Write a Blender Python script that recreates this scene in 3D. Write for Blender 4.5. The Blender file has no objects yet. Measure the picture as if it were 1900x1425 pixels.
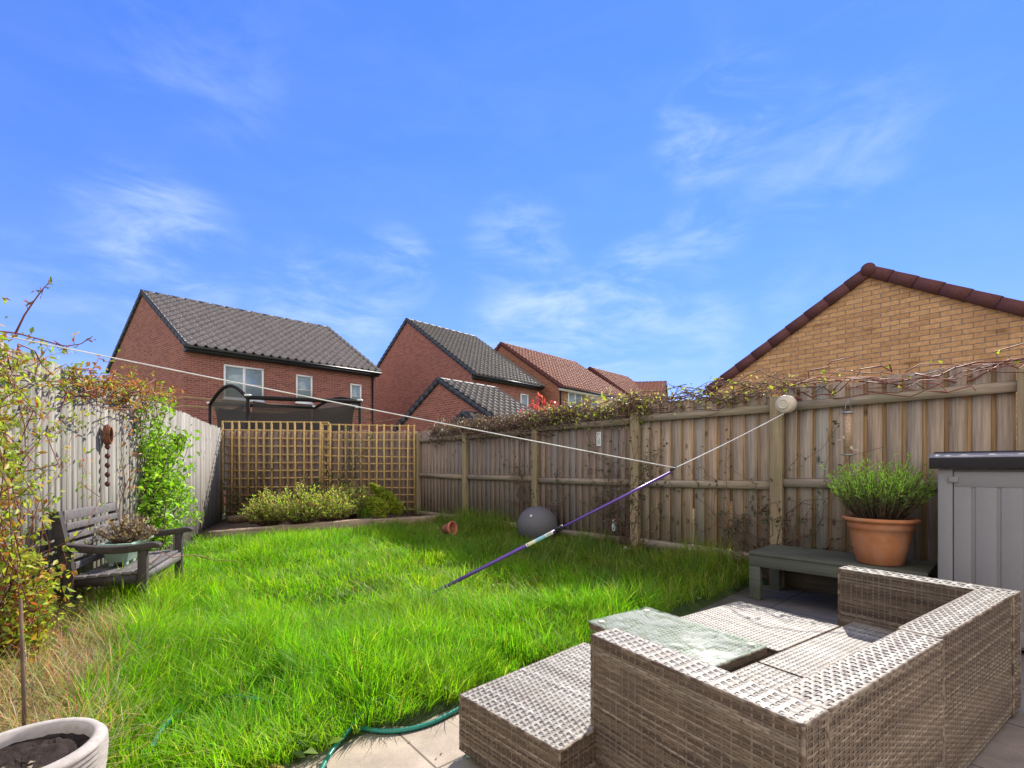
import bpy, math, random
import numpy as np
from mathutils import Vector
RS = np.random.RandomState(7); random.seed(7)
S = bpy.context.scene; COL = S.collection
F, H, HY, CX = 870.0, 1.3, 868.0, 950.0      # survey of the photograph: focal length, eye height, horizon, centre
def A(*a): return np.array(a, float)
def gp(x, y, drop):
    Z = F*drop/(y-HY); return A((x-CX)/F*Z, Z, H-drop)
def pt(x, y, Y): return A((x-CX)/F*Y, Y, H+(HY-y)/F*Y)
def unit(v): v = np.asarray(v, float); return v/np.linalg.norm(v)
ZUP = A(0,0,1)
def d3(v): return A(v[0], v[1], 0)

# ------------------------------------------------------------------ mesh building
ORG = {}
class MB:
    def __init__(s): s.v=[]; s.f=[]; s.c=[]; s.n=0
    def add(s, V, faces, col=(1,1,1)):
        V=np.asarray(V,float).reshape(-1,3); k=len(V)
        col=np.asarray(col,float)
        if col.ndim==1: col=np.tile(col,(k,1))
        s.v.append(V); s.c.append(col)
        for f in faces:
            s.f.append(np.asarray(f,int).reshape(-1,np.asarray(f).shape[-1])+s.n)
        s.n+=k
    def box(s, o, ex, ey, ez, col=(1,1,1)):
        o,ex,ey,ez=[np.asarray(q,float) for q in (o,ex,ey,ez)]
        if np.dot(np.cross(ex,ey),ez)<0: ex,ey=ey,ex
        V=[o,o+ex,o+ex+ey,o+ey,o+ez,o+ex+ez,o+ex+ey+ez,o+ey+ez]
        s.add(V,[[[0,3,2,1],[4,5,6,7],[0,1,5,4],[1,2,6,5],[2,3,7,6],[3,0,4,7]]],col)
    def bar(s, p, q, side, w, h, col=(1,1,1)):          # bar p->q, w across side, h across the third axis
        p=np.asarray(p,float); q=np.asarray(q,float); d=q-p; sd=unit(np.asarray(side,float)-unit(d)*np.dot(side,unit(d))); n=unit(np.cross(d,sd))
        s.box(p-sd*w/2-n*h/2, d, sd*w, n*h, col)
    def tube(s, P, r, n=6, col=(1,1,1), cap=True):
        P=np.asarray(P,float); m=len(P); r=np.broadcast_to(np.asarray(r,float),(m,))
        T=np.gradient(P,axis=0); T/=np.linalg.norm(T,axis=1)[:,None]+1e-12
        ref=A(0,0,1) if abs(T[:,2]).mean()<.8 else A(1,0,0)
        X=np.cross(T,ref); X/=np.linalg.norm(X,axis=1)[:,None]+1e-9; Y=np.cross(T,X)
        a=np.arange(n)*2*np.pi/n
        V=P[:,None,:]+r[:,None,None]*(np.cos(a)[None,:,None]*X[:,None,:]+np.sin(a)[None,:,None]*Y[:,None,:])
        i=np.arange(m-1)[:,None]*n; j=np.arange(n)[None,:]; j2=(j+1)%n
        q=np.stack([i+j,i+j2,i+n+j2,i+n+j],-1).reshape(-1,4)
        c=np.asarray(col,float)
        if c.ndim==2: c=np.repeat(c,n,0)
        fs=[q]
        if cap: fs+= [[list(range(n))[::-1]],[[(m-1)*n+k for k in range(n)]]]
        s.add(V.reshape(-1,3),fs,c)
    def lathe(s, c, prof, n=40, col=(1,1,1), sx=1.0):
        prof=np.asarray(prof,float); m=len(prof); a=np.arange(n)*2*np.pi/n
        V=np.zeros((m,n,3)); V[:,:,0]=c[0]+prof[:,0,None]*np.cos(a)*sx; V[:,:,1]=c[1]+prof[:,0,None]*np.sin(a); V[:,:,2]=c[2]+prof[:,1,None]
        i=np.arange(m-1)[:,None]*n; j=np.arange(n)[None,:]; j2=(j+1)%n
        s.add(V.reshape(-1,3),[np.stack([i+j,i+j2,i+n+j2,i+n+j],-1).reshape(-1,4)],col)
    def prism(s, poly, ext, col=(1,1,1)):
        P=np.asarray(poly,float); n=len(P); e=np.asarray(ext,float)
        nrm=sum(np.cross(P[i]-P[0],P[(i+1)%n]-P[0]) for i in range(1,n-1))
        if np.dot(nrm,e)<0: P=P[::-1]
        V=np.vstack([P,P+e]); k=np.arange(n); k2=(k+1)%n
        s.add(V,[[list(range(n))[::-1]],[list(range(n,2*n))],np.stack([k,k2,k2+n,k+n],-1)],col)
    def build(s, name, mat, parent=None, origin=None, smooth=False, bevel=0, uv=True):
        V=np.vstack(s.v); C=np.vstack(s.c)
        o=ORG[parent.name] if parent is not None else (np.asarray(origin,float) if origin is not None else A(0,0,0))
        me=bpy.data.meshes.new(name); me.vertices.add(len(V)); me.vertices.foreach_set('co',(V-o).astype(np.float32).ravel())
        L=np.concatenate([f.ravel() for f in s.f]); tot=np.concatenate([np.full(len(f),f.shape[1]) for f in s.f])
        st=np.concatenate([[0],np.cumsum(tot)[:-1]])
        me.loops.add(len(L)); me.loops.foreach_set('vertex_index',L.astype(np.int32))
        me.polygons.add(len(tot)); me.polygons.foreach_set('loop_start',st.astype(np.int32))
        if smooth: me.polygons.foreach_set('use_smooth',np.ones(len(tot),bool))
        me.update(calc_edges=True)
        ca=me.color_attributes.new('Col','FLOAT_COLOR','POINT')
        ca.data.foreach_set('color',np.hstack([C,np.ones((len(C),1))]).astype(np.float32).ravel())
        if uv:
            N=np.zeros(len(tot)*3,np.float32); me.polygons.foreach_get('normal',N); N=N.reshape(-1,3)
            t=np.stack([-N[:,1],N[:,0],0*N[:,0]],1); ln=np.linalg.norm(t,axis=1); flat=np.abs(N[:,2])>.75
            t/=np.maximum(ln,1e-6)[:,None]; T=np.repeat(t,tot,0); fl=np.repeat(flat,tot)
            P=V[L]; U=np.where(fl,P[:,0],(P*T).sum(1)); W=np.where(fl,P[:,1],P[:,2])
            me.uv_layers.new(name='UVMap').data.foreach_set('uv',np.stack([U,W],1).astype(np.float32).ravel())
        me.materials.append(mat)
        ob=bpy.data.objects.new(name,me); COL.objects.link(ob)
        if parent is not None: ob.parent=parent
        else: ob.location=o
        ORG[ob.name]=o
        if bevel:
            b=ob.modifiers.new('bevel','BEVEL'); b.width=bevel; b.segments=2; b.limit_method='ANGLE'
        return ob
def tag(o,label,cat,group=None,kind=None):
    if label: o['label']=label
    if cat: o['category']=cat
    if group: o['group']=group
    if kind: o['kind']=kind
    return o
def thing(name,label,cat,loc,group=None):
    o=bpy.data.objects.new(name,None); o.empty_display_size=.1; COL.objects.link(o); o.location=[float(q) for q in loc]
    ORG[o.name]=np.asarray(loc,float); return tag(o,label,cat,group)
def dup(o,loc,rotz=0,sc=1.0,label=None,parent=None):
    c=o.copy(); COL.objects.link(c)
    if parent is None:
        c.location=[float(q) for q in loc]; c.rotation_euler=(0,0,rotz); c.scale=(sc,sc,sc)
        if label: c['label']=label
    else: c.parent=parent
    for ch in list(o.children): dup(ch,None,parent=c)
    return c

# ------------------------------------------------------------------ noise for scattering
_T=RS.rand(256,256)
def vnoise(x,y):
    xi=np.floor(x).astype(int); yi=np.floor(y).astype(int); fx=x-xi; fy=y-yi
    fx=fx*fx*(3-2*fx); fy=fy*fy*(3-2*fy); g=lambda a,b:_T[a%256,b%256]
    return (g(xi,yi)*(1-fx)+g(xi+1,yi)*fx)*(1-fy)+(g(xi,yi+1)*(1-fx)+g(xi+1,yi+1)*fx)*fy

# ------------------------------------------------------------------ materials
def newmat(name):
    m=bpy.data.materials.new(name); m.use_nodes=True; nt=m.node_tree; nt.nodes.clear(); return m,nt
class NT:
    def __init__(s,nt): s.nt=nt
    def n(s,t,**kw):
        nd=s.nt.nodes.new(t)
        for k,v in kw.items():
            if k.startswith('i_'): nd.inputs[int(k[2:]) if k[2:].isdigit() else k[2:].replace('_',' ')].default_value=v
            else: setattr(nd,k,v)
        return nd
    def l(s,a,b): s.nt.links.new(a,b)
def mat(name, base, rough=.6, spec=.3, scale=(8,8,8), amt=.25, blotch=0, bscale=1.5, bcol=(.5,.5,.5), bump=0, coord='Object',
        metallic=0, transl=0, tcol=None, knots=False, detail=4, stain=None):
    m,nt=newmat(name); g=NT(nt)
    out=g.n('ShaderNodeOutputMaterial'); p=g.n('ShaderNodeBsdfPrincipled')
    p.inputs['Roughness'].default_value=rough; p.inputs['Specular IOR Level'].default_value=spec; p.inputs['Metallic'].default_value=metallic
    tc=g.n('ShaderNodeTexCoord'); mp=g.n('ShaderNodeMapping'); mp.inputs['Scale'].default_value=scale; g.l(tc.outputs[coord],mp.inputs['Vector'])
    no=g.n('ShaderNodeTexNoise',i_Scale=1.0,i_Detail=detail,i_Roughness=.6); g.l(mp.outputs[0],no.inputs['Vector'])
    mr=g.n('ShaderNodeMapRange'); mr.inputs[1].default_value=.25; mr.inputs[2].default_value=.75; mr.inputs[3].default_value=1-amt; mr.inputs[4].default_value=1+amt; g.l(no.outputs[0],mr.inputs[0])
    at=g.n('ShaderNodeAttribute',attribute_name='Col')
    m1=g.n('ShaderNodeMix',data_type='RGBA',blend_type='MULTIPLY'); m1.inputs[0].default_value=1; m1.inputs[6].default_value=(*base,1); g.l(at.outputs['Color'],m1.inputs[7])
    m2=g.n('ShaderNodeMix',data_type='RGBA',blend_type='MULTIPLY'); m2.inputs[0].default_value=1; g.l(m1.outputs[2],m2.inputs[6]); g.l(mr.outputs[0],m2.inputs[7])
    col=m2.outputs[2]
    if blotch:
        n2=g.n('ShaderNodeTexNoise',i_Scale=bscale,i_Detail=5.0,i_Roughness=.65); g.l(tc.outputs['Object'],n2.inputs['Vector'])
        r2=g.n('ShaderNodeMapRange'); r2.inputs[1].default_value=.45; r2.inputs[2].default_value=.7; r2.inputs[4].default_value=blotch; g.l(n2.outputs[0],r2.inputs[0])
        m3=g.n('ShaderNodeMix',data_type='RGBA'); g.l(r2.outputs[0],m3.inputs[0]); g.l(col,m3.inputs[6]); m3.inputs[7].default_value=(*bcol,1); col=m3.outputs[2]
    if knots:
        mk=g.n('ShaderNodeMapping'); mk.inputs['Scale'].default_value=(7.0,3.2,1); g.l(tc.outputs['UV'],mk.inputs['Vector'])
        vo=g.n('ShaderNodeTexVoronoi',i_Scale=1.0); g.l(mk.outputs[0],vo.inputs['Vector'])
        rk=g.n('ShaderNodeMapRange'); rk.inputs[1].default_value=.06; rk.inputs[2].default_value=.17; rk.inputs[3].default_value=.35; rk.inputs[4].default_value=1; g.l(vo.outputs['Distance'],rk.inputs[0])
        m4=g.n('ShaderNodeMix',data_type='RGBA',blend_type='MULTIPLY'); m4.inputs[0].default_value=1; g.l(col,m4.inputs[6]); g.l(rk.outputs[0],m4.inputs[7]); col=m4.outputs[2]
    g.l(col,p.inputs['Base Color'])
    if bump:
        b=g.n('ShaderNodeBump',i_Strength=bump,i_Distance=.01); g.l(no.outputs[0],b.inputs['Height']); g.l(b.outputs[0],p.inputs['Normal'])
    if transl:
        t=g.n('ShaderNodeBsdfTranslucent'); mx=g.n('ShaderNodeMixShader'); mx.inputs[0].default_value=transl
        tm=g.n('ShaderNodeMix',data_type='RGBA',blend_type='MULTIPLY'); tm.inputs[0].default_value=1; g.l(col,tm.inputs[6]); tm.inputs[7].default_value=(*(tcol or (1.4,1.5,.7)),1); g.l(tm.outputs[2],t.inputs['Color'])
        g.l(p.outputs[0],mx.inputs[1]); g.l(t.outputs[0],mx.inputs[2]); g.l(mx.outputs[0],out.inputs[0])
    else: g.l(p.outputs[0],out.inputs[0])
    return m
def brick(name,c1,c2,mortar,msize=.0055,stain=.0,bw=.225,rh=.075):
    m,nt=newmat(name); g=NT(nt); out=g.n('ShaderNodeOutputMaterial'); p=g.n('ShaderNodeBsdfPrincipled'); p.inputs['Roughness'].default_value=.85; p.inputs['Specular IOR Level'].default_value=.2
    tc=g.n('ShaderNodeTexCoord'); b=g.n('ShaderNodeTexBrick'); b.inputs['Scale'].default_value=1; b.inputs['Brick Width'].default_value=bw; b.inputs['Row Height'].default_value=rh
    b.inputs['Mortar Size'].default_value=msize; b.inputs['Mortar Smooth'].default_value=.15; b.inputs['Bias'].default_value=-.1
    b.inputs['Color1'].default_value=(*c1,1); b.inputs['Color2'].default_value=(*c2,1); b.inputs['Mortar'].default_value=(*mortar,1); g.l(tc.outputs['UV'],b.inputs['Vector'])
    no=g.n('ShaderNodeTexNoise',i_Scale=22.0,i_Detail=6.0); g.l(tc.outputs['UV'],no.inputs['Vector'])
    mr=g.n('ShaderNodeMapRange'); mr.inputs[1].default_value=.3; mr.inputs[2].default_value=.7; mr.inputs[3].default_value=.82; mr.inputs[4].default_value=1.15; g.l(no.outputs[0],mr.inputs[0])
    mm=g.n('ShaderNodeMix',data_type='RGBA',blend_type='MULTIPLY'); mm.inputs[0].default_value=1; g.l(b.outputs['Color'],mm.inputs[6]); g.l(mr.outputs[0],mm.inputs[7]); col=mm.outputs[2]
    if stain:
        mp=g.n('ShaderNodeMapping'); mp.inputs['Scale'].default_value=(2.2,5,1); g.l(tc.outputs['UV'],mp.inputs['Vector'])
        n2=g.n('ShaderNodeTexNoise',i_Scale=1.0,i_Detail=2.0); g.l(mp.outputs[0],n2.inputs['Vector'])
        r2=g.n('ShaderNodeMapRange'); r2.inputs[1].default_value=.6; r2.inputs[2].default_value=.74; r2.inputs[4].default_value=stain; g.l(n2.outputs[0],r2.inputs[0])
        m3=g.n('ShaderNodeMix',data_type='RGBA',blend_type='MULTIPLY'); g.l(r2.outputs[0],m3.inputs[0]); g.l(col,m3.inputs[6]); m3.inputs[7].default_value=(.5,.42,.36,1); col=m3.outputs[2]
    g.l(col,p.inputs['Base Color'])
    bp=g.n('ShaderNodeBump',i_Strength=.6,i_Distance=.006); bp.invert=True; g.l(b.outputs['Fac'],bp.inputs['Height']); g.l(bp.outputs[0],p.inputs['Normal']); g.l(p.outputs[0],out.inputs[0])
    return m
def glassmat(name,col,rough=.06):
    m,nt=newmat(name); g=NT(nt); out=g.n('ShaderNodeOutputMaterial'); p=g.n('ShaderNodeBsdfPrincipled'); p.inputs['Base Color'].default_value=(*col,1); p.inputs['Roughness'].default_value=rough; p.inputs['Specular IOR Level'].default_value=.8
    tc=g.n('ShaderNodeTexCoord'); no=g.n('ShaderNodeTexNoise',i_Scale=3.0,i_Detail=2.0); g.l(tc.outputs['Object'],no.inputs['Vector'])
    r=g.n('ShaderNodeMix',data_type='RGBA'); r.inputs[6].default_value=(*[c*.75 for c in col],1); r.inputs[7].default_value=(*[c*1.25 for c in col],1); g.l(no.outputs[0],r.inputs[0]); g.l(r.outputs[2],p.inputs['Base Color']); g.l(p.outputs[0],out.inputs[0]); return m
def meshmat(name,col,alpha):
    m,nt=newmat(name); g=NT(nt); out=g.n('ShaderNodeOutputMaterial'); p=g.n('ShaderNodeBsdfPrincipled'); p.inputs['Base Color'].default_value=(*col,1); p.inputs['Roughness'].default_value=.8
    t=g.n('ShaderNodeBsdfTransparent'); mx=g.n('ShaderNodeMixShader'); mx.inputs[0].default_value=alpha; g.l(t.outputs[0],mx.inputs[1]); g.l(p.outputs[0],mx.inputs[2]); g.l(mx.outputs[0],out.inputs[0]); return m

M_red  = brick('red_brick',(.33,.115,.08),(.20,.066,.052),(.38,.27,.22),.0065,stain=.35)
M_red3 = brick('orange_brick',(.36,.15,.085),(.27,.10,.06),(.32,.22,.16),.006)
M_buff = brick('buff_brick',(.60,.345,.165),(.45,.245,.115),(.22,.17,.14),.006,stain=.9)
M_buffd= brick('buff_brick_plain',(.40,.26,.14),(.33,.2,.11),(.3,.24,.18),.006)
M_tile = mat('dark_roof_tile',(.21,.18,.165),.33,.7,(6,6,6),.35,.3,2.5,(.15,.13,.12))
M_tile2= mat('grey_green_roof_tile',(.125,.108,.09),.5,.45,(6,6,6),.3,.4,2.5,(.2,.185,.14))
M_tiler= mat('red_roof_tile',(.30,.125,.08),.55,.35,(6,6,6),.3,.3,2.5,(.34,.18,.12))
M_verge= mat('dark_verge_tile',(.05,.055,.07),.6,.3)
M_vergr= mat('maroon_verge_tile',(.125,.05,.05),.85,.15,(60,60,60),.3,.3,5,(.14,.075,.065),.3)
M_white= mat('white_plastic',(.78,.77,.75),.35,.4,amt=.05)
M_black= mat('black_plastic',(.018,.018,.02),.4,.4,amt=.1)
M_pane = glassmat('window_glass',(.26,.33,.36))
M_fence= mat('weathered_fence_board',(.355,.278,.205),.85,.15,(55,55,2.2),.38,.35,2.2,(.20,.155,.13),.35,knots=True)
M_rail = mat('weathered_fence_rail',(.36,.28,.205),.85,.15,(3,3,45),.35,.45,2.5,(.2,.19,.11),.3)
M_post = mat('mossy_fence_post',(.33,.245,.15),.85,.15,(40,40,2),.35,.55,3.5,(.19,.185,.085),.3)
M_fenceL=mat('silver_grey_fence_board',(.272,.25,.21),.85,.15,(60,60,2.0),.45,.4,2.0,(.22,.185,.145),.35,knots=True)
M_fenceB=mat('brown_back_fence_board',(.27,.195,.16),.85,.15,(60,60,2.2),.35,.3,2,(.2,.15,.13),.3)  # brown wood colour of the back fence boards
M_trel = mat('tan_trellis_wood',(.48,.32,.13),.8,.15,(25,25,25),.3,.3,3,(.36,.24,.10))
M_bench= mat('dark_brown_bench_wood',(.06,.048,.045),.6,.3,(20,20,20),.35)
M_slat = mat('grey_bench_slat',(.17,.15,.145),.65,.3,(25,25,25),.4,.3,4,(.1,.09,.09))
M_green= mat('dark_green_painted_wood',(.095,.10,.07),.6,.35,(3,3,40),.25,.35,4,(.125,.115,.095),.1)
M_terra= mat('terracotta',(.50,.19,.08),.8,.2,(9,9,9),.2,.55,6,(.50,.29,.18),.1)
M_terra2=mat('faded_terracotta',(.5,.17,.11),.8,.2)
M_soil = mat('dark_soil',(.035,.026,.022),.95,.1,(30,30,30),.6,bump=.8)
M_earth= mat('dry_earth',(.16,.115,.075),.95,.1,(14,14,14),.5,.6,3,(.09,.065,.04),.8)
M_lawn = mat('lawn_soil',(.045,.07,.02),.95,.1,(10,10,10),.5,.5,4,(.05,.05,.025),.8)
M_far  = mat('far_ground',(.12,.14,.06),.95,.1,(.5,.5,.5),.4)
M_grass= mat('grass_blade',(.178,.36,.017),.5,.35,(1.2,1.2,1.2),.25,transl=.55,tcol=(1.25,1.6,.5))
M_dry  = mat('dry_grass_blade',(.60,.50,.27),.8,.15,(3,3,3),.25,transl=.3,tcol=(1,1,.9))
M_leaf = mat('leaf',(1,1,1),.45,.4,(20,20,20),.2,transl=.45,tcol=(1.3,1.5,.7))
M_twig = mat('brown_twig',(.17,.10,.075),.85,.15,(30,30,30),.3)
M_stemr= mat('reddish_stem',(.22,.075,.05),.6,.3)
M_box  = mat('grey_storage_plastic',(.25,.235,.23),.55,.35,(160,160,160),.10,.3,4,(.20,.185,.17),.15)
M_lid  = mat('charcoal_storage_lid',(.032,.028,.028),.8,.2,(120,120,120),.15)
M_weave= mat('rattan_strand',(1,.96,.88),.55,.28,(40,40,40),.18)
M_core = mat('rattan_core',(.035,.026,.021),.9,.1)
M_cement=mat('ribbed_cement',(.44,.39,.345),.85,.2,(40,40,40),.2,.4,6,(.32,.28,.24))
M_hose = mat('green_hose',(.015,.19,.13),.35,.5,(60,60,60),.15)
M_cord = mat('white_cord',(.82,.80,.76),.6,.3)
M_purple=mat('purple_metal_pole',(.13,.06,.28),.28,.5,metallic=.25,amt=.08)
M_stick= mat('pole_sticker',(1,1,1),.5,.3,amt=.04)
M_cream= mat('aged_cream_plastic',(.66,.57,.44),.55,.35,(20,20,20),.12,.3,14,(.5,.4,.28))
M_ball = mat('grey_rubber',(.125,.118,.13),.6,.3,(120,120,120),.12,.45,4,(.13,.10,.09))
M_trough=mat('pale_green_plastic',(.30,.42,.33),.5,.35,(10,10,10),.12)
M_sleep= mat('old_sleeper_timber',(.33,.24,.17),.9,.1,(3,3,40),.45,.45,4,(.12,.085,.06),.6)
M_steel= mat('dull_steel',(.35,.34,.33),.45,.5,metallic=.6)
M_seed = mat('bird_seed_tube',(.45,.29,.17),.35,.5,(60,60,60),.4)
M_bark = mat('bark',(.15,.10,.07),.9,.1,(20,20,8),.5,bump=.6)
M_net  = meshmat('black_trampoline_net',(.035,.03,.026),.82); M_net2 = meshmat('dark_arch_mesh',(.09,.08,.07),.72)
M_frame= mat('matt_black_frame',(.022,.019,.018),.85,.12)
M_door = mat('orange_brown_door',(.42,.13,.045),.6,.3)
def patiomat():
    m,nt=newmat('patio_slab'); g=NT(nt); out=g.n('ShaderNodeOutputMaterial'); p=g.n('ShaderNodeBsdfPrincipled'); p.inputs['Roughness'].default_value=.9; p.inputs['Specular IOR Level'].default_value=.15
    tc=g.n('ShaderNodeTexCoord'); mp=g.n('ShaderNodeMapping'); mp.inputs['Rotation'].default_value=(0,0,-.708); mp.inputs['Location'].default_value=(.13,.05,0); g.l(tc.outputs['Object'],mp.inputs['Vector'])
    b=g.n('ShaderNodeTexBrick'); b.offset=0; b.inputs['Scale'].default_value=1; b.inputs['Brick Width'].default_value=.6; b.inputs['Row Height'].default_value=.6; b.inputs['Mortar Size'].default_value=.006; b.inputs['Mortar Smooth'].default_value=.2
    b.inputs['Color1'].default_value=(.53,.42,.32,1); b.inputs['Color2'].default_value=(.47,.38,.295,1); b.inputs['Mortar'].default_value=(.2,.16,.12,1); g.l(mp.outputs[0],b.inputs['Vector'])
    n1=g.n('ShaderNodeTexNoise',i_Scale=4.0,i_Detail=8.0,i_Roughness=.7); g.l(tc.outputs['Object'],n1.inputs['Vector'])
    r=g.n('ShaderNodeMapRange'); r.inputs[1].default_value=.3; r.inputs[2].default_value=.7; r.inputs[3].default_value=.68; r.inputs[4].default_value=1.12; g.l(n1.outputs[0],r.inputs[0])
    n2=g.n('ShaderNodeTexNoise',i_Scale=140.0,i_Detail=3.0); g.l(tc.outputs['Object'],n2.inputs['Vector'])
    r2=g.n('ShaderNodeMapRange'); r2.inputs[1].default_value=.3; r2.inputs[2].default_value=.7; r2.inputs[3].default_value=.85; r2.inputs[4].default_value=1.12; g.l(n2.outputs[0],r2.inputs[0])
    mu=g.n('ShaderNodeMath',operation='MULTIPLY'); g.l(r.outputs[0],mu.inputs[0]); g.l(r2.outputs[0],mu.inputs[1])
    mm=g.n('ShaderNodeMix',data_type='RGBA',blend_type='MULTIPLY'); mm.inputs[0].default_value=1; g.l(b.outputs['Color'],mm.inputs[6]); g.l(mu.outputs[0],mm.inputs[7]); g.l(mm.outputs[2],p.inputs['Base Color'])
    bp=g.n('ShaderNodeBump',i_Strength=.3,i_Distance=.004); bp.invert=True; g.l(b.outputs['Fac'],bp.inputs['Height']); g.l(bp.outputs[0],p.inputs['Normal']); g.l(p.outputs[0],out.inputs[0]); return m
M_patio=patiomat()

# ------------------------------------------------------------------ plan of the garden
FR=A(-.677,.736,0); FN=A(.736,.677,0); FP=A(2.93,5.16,0)        # right fence: direction away, normal, point
FD=float(FN@FP)
LD=unit(A(-.379,.925,0)); LN=A(LD[1],-LD[0],0); LP=A(-3.6,3.6,0) # left fence
CR=FP+FR*7.5; CL=A(-6.29,10.17,0)                                # back corners
BD=unit(CR-CL)
PE0=A(-.94,2.1,0); PED=unit(A(.76,.65,0)); PEN=A(-PED[1],PED[0],0) # patio edge
def lawnz(x,y): return np.clip(.03+.016*(y-2.4),.02,.15)
def fdist(p): return FD-(p@FN)

# ------------------------------------------------------------------ setting: ground, patio, lawn
mb=MB(); mb.add([(-500,-60,-.06),(500,-60,-.06),(500,900,-.06),(-500,900,-.06)],[[[0,1,2,3]]]); tag(mb.build('ground',M_far),None,None,kind='structure')
a0=PE0-PED*3.2; a1=PE0+PED*5.1
mb=MB(); P=[a0,A(a0[0],-3,0),A(7,-3,0),A(7,1.0,0),a1]; mb.prism(P,(0,0,-.05)); tag(mb.build('patio',M_patio),None,None,kind='structure')
gx,gy=np.meshgrid(np.linspace(-7.5,4,70),np.linspace(-1,11.5,80)); V=np.stack([gx,gy,lawnz(gx,gy)],-1)
inside=((V.reshape(-1,3)-PE0)@PEN).reshape(gx.shape)
V[...,2]=np.where(inside>0.0,V[...,2]+.012*vnoise(gx*6,gy*6),np.where(inside>-.25,-.012,-.045))
i=np.arange(79)[:,None]*70; j=np.arange(69)[None,:]
mb=MB(); mb.add(V.reshape(-1,3),[np.stack([i+j,i+j+1,i+71+j,i+70+j],-1).reshape(-1,4)]); tag(mb.build('lawn_soil',M_lawn,smooth=True),None,None,kind='structure')

# ------------------------------------------------------------------ grass
def blades(mb,P,h,ang,lean,w,col,bend=.6):
    n=len(P); d=np.stack([np.cos(ang),np.sin(ang),0*ang],1); sd=np.stack([-d[:,1],d[:,0],0*ang],1)
    tw=RS.rand(n)*np.pi; sd=sd*np.cos(tw)[:,None]+d*np.sin(tw)[:,None]*.7
    V=np.zeros((n,7,3)); C=np.zeros((n,7,3)); k=0
    for t,ww,cc in ((0,1,.6),(.4,.95,.92),(.75,.7,1.05)):
        c=P+d*(h*lean*(t**1.7))[:,None]+ZUP*(h*(t-bend*lean*.35*t*t))[:,None]
        for sg in (-1,1): V[:,k]=c+sd*(sg*w*ww/2)[:,None]; C[:,k]=col*cc; k+=1
    V[:,6]=P+d*(h*lean)[:,None]+ZUP*(h*(1-bend*lean*.35))[:,None]; C[:,6]=col*1.1
    b=np.arange(n)[:,None]*7
    mb.add(V.reshape(-1,3),[np.vstack([b+[0,1,3,2],b+[2,3,5,4]]),b+[4,5,6]],C.reshape(-1,3))
S1a,S1b=A(-4.9,7.54,0),A(-2.55,8.53,0); S2a,S2b=A(-2.6,8.72,0),A(-.95,9.42,0)
def side(P,a,b): d=b-a; return d[0]*(P[:,1]-a[1])-d[1]*(P[:,0]-a[0])
def lawnmask(P):
    e=(P-PE0)@PEN; dl=P@LN-LP@LN; df=FD-P@FN
    nz=vnoise(P[:,0]*2.3,P[:,1]*2.3)
    ok=(e>-.07+.12*(vnoise(P[:,0]*7,P[:,1]*7)-.35))&(df>.02)
    lim=np.interp(P[:,1],[2.2,2.8,3.5,4.9,5.3],[.86,.78,.5,.33,.2])+.3*(nz-.5)*(P[:,1]<4.2)
    ok&=dl>lim
    ok&=~((side(P,S1a,S1b)>-.06)&(P[:,0]<-2.55))&~((side(P,S2a,S2b)>-.08)&(P[:,0]>=-2.6)&(P[:,0]<-.9))&(P[:,1]<9.6)
    return ok
def scat(n,x0,x1,y0,y1):
    P=np.zeros((n,3)); P[:,0]=x0+(x1-x0)*RS.rand(n); P[:,1]=y0+(y1-y0)*RS.rand(n); return P
PP=np.vstack([scat(125000,-3.4,2.0,1.3,4.0),scat(100000,-5.2,3.0,4.0,9.6)])
PP=PP[lawnmask(PP)]; n=len(PP); PP[:,2]=lawnz(PP[:,0],PP[:,1])-.005
big=vnoise(PP[:,0]*1.3+3,PP[:,1]*1.3); fine=vnoise(PP[:,0]*6+9,PP[:,1]*6)
e=(PP-PE0)@PEN
h=(.075+.19*fine*big+.06*big)*(.5+.95*RS.rand(n)); h*=np.clip(.65+e*1.2,.6,1)
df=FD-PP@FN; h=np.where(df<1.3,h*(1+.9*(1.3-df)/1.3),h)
tuft=np.exp(-((PP[:,0]-.75)**2+(PP[:,1]-4.7)**2)/.12)+np.exp(-((PP[:,0]-1.25)**2+(PP[:,1]-4.0)**2)/.08)+.6*np.exp(-((PP[:,0]+2.9)**2+(PP[:,1]-4.4)**2)/.2)
h*=1+1.1*tuft
h*=1-.65*np.exp(-((PP[:,0]+.86)**2+(PP[:,1]-4.26)**2)/.05); dlb=PP@LN-LP@LN; h*=1+.35*np.clip((1.0-dlb)/.3,0,1)*np.clip((PP[:,1]-3.0)/.3,0,1)*np.clip((5.2-PP[:,1])/.4,0,1)
tone=vnoise(PP[:,0]*3.1+50,PP[:,1]*3.1); pat=np.clip((vnoise(PP[:,0]*.9+20,PP[:,1]*.9+4)-.5)*3,0,1)[:,None]; col=np.stack([.62+.65*tone+.4*RS.rand(n),.66+.3*tone+.42*RS.rand(n),.6+.6*RS.rand(n)],1)*(1-pat*A(-.02,.08,-.2)); shade_tint=np.clip((2.1-df)/.8,0,1)[:,None]; col*=1+shade_tint*(A(.82,.64,2.0)-1)  # blades near the right fence tinted darker olive, its shade put into their colour
straw=(RS.rand(n)<.045); col[straw]=[3.2,1.45,8.0]
yel=(RS.rand(n)<.12); col[yel]*=[1.45,1.1,1.3]
w=np.where(PP[:,1]<4,.0052,.0075)*(.6+.8*RS.rand(n))
ang=RS.rand(n)*2*np.pi; ang=np.where(RS.rand(n)<.45,vnoise(PP[:,0]*1.7,PP[:,1]*1.7)*9,ang)
mb=MB(); blades(mb,PP,h,ang,.15+1.0*RS.rand(n)**1.3,w,col); tag(mb.build('grass',M_grass,uv=False),'long unmown bright green grass of the lawn','grass',kind='stuff')
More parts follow.
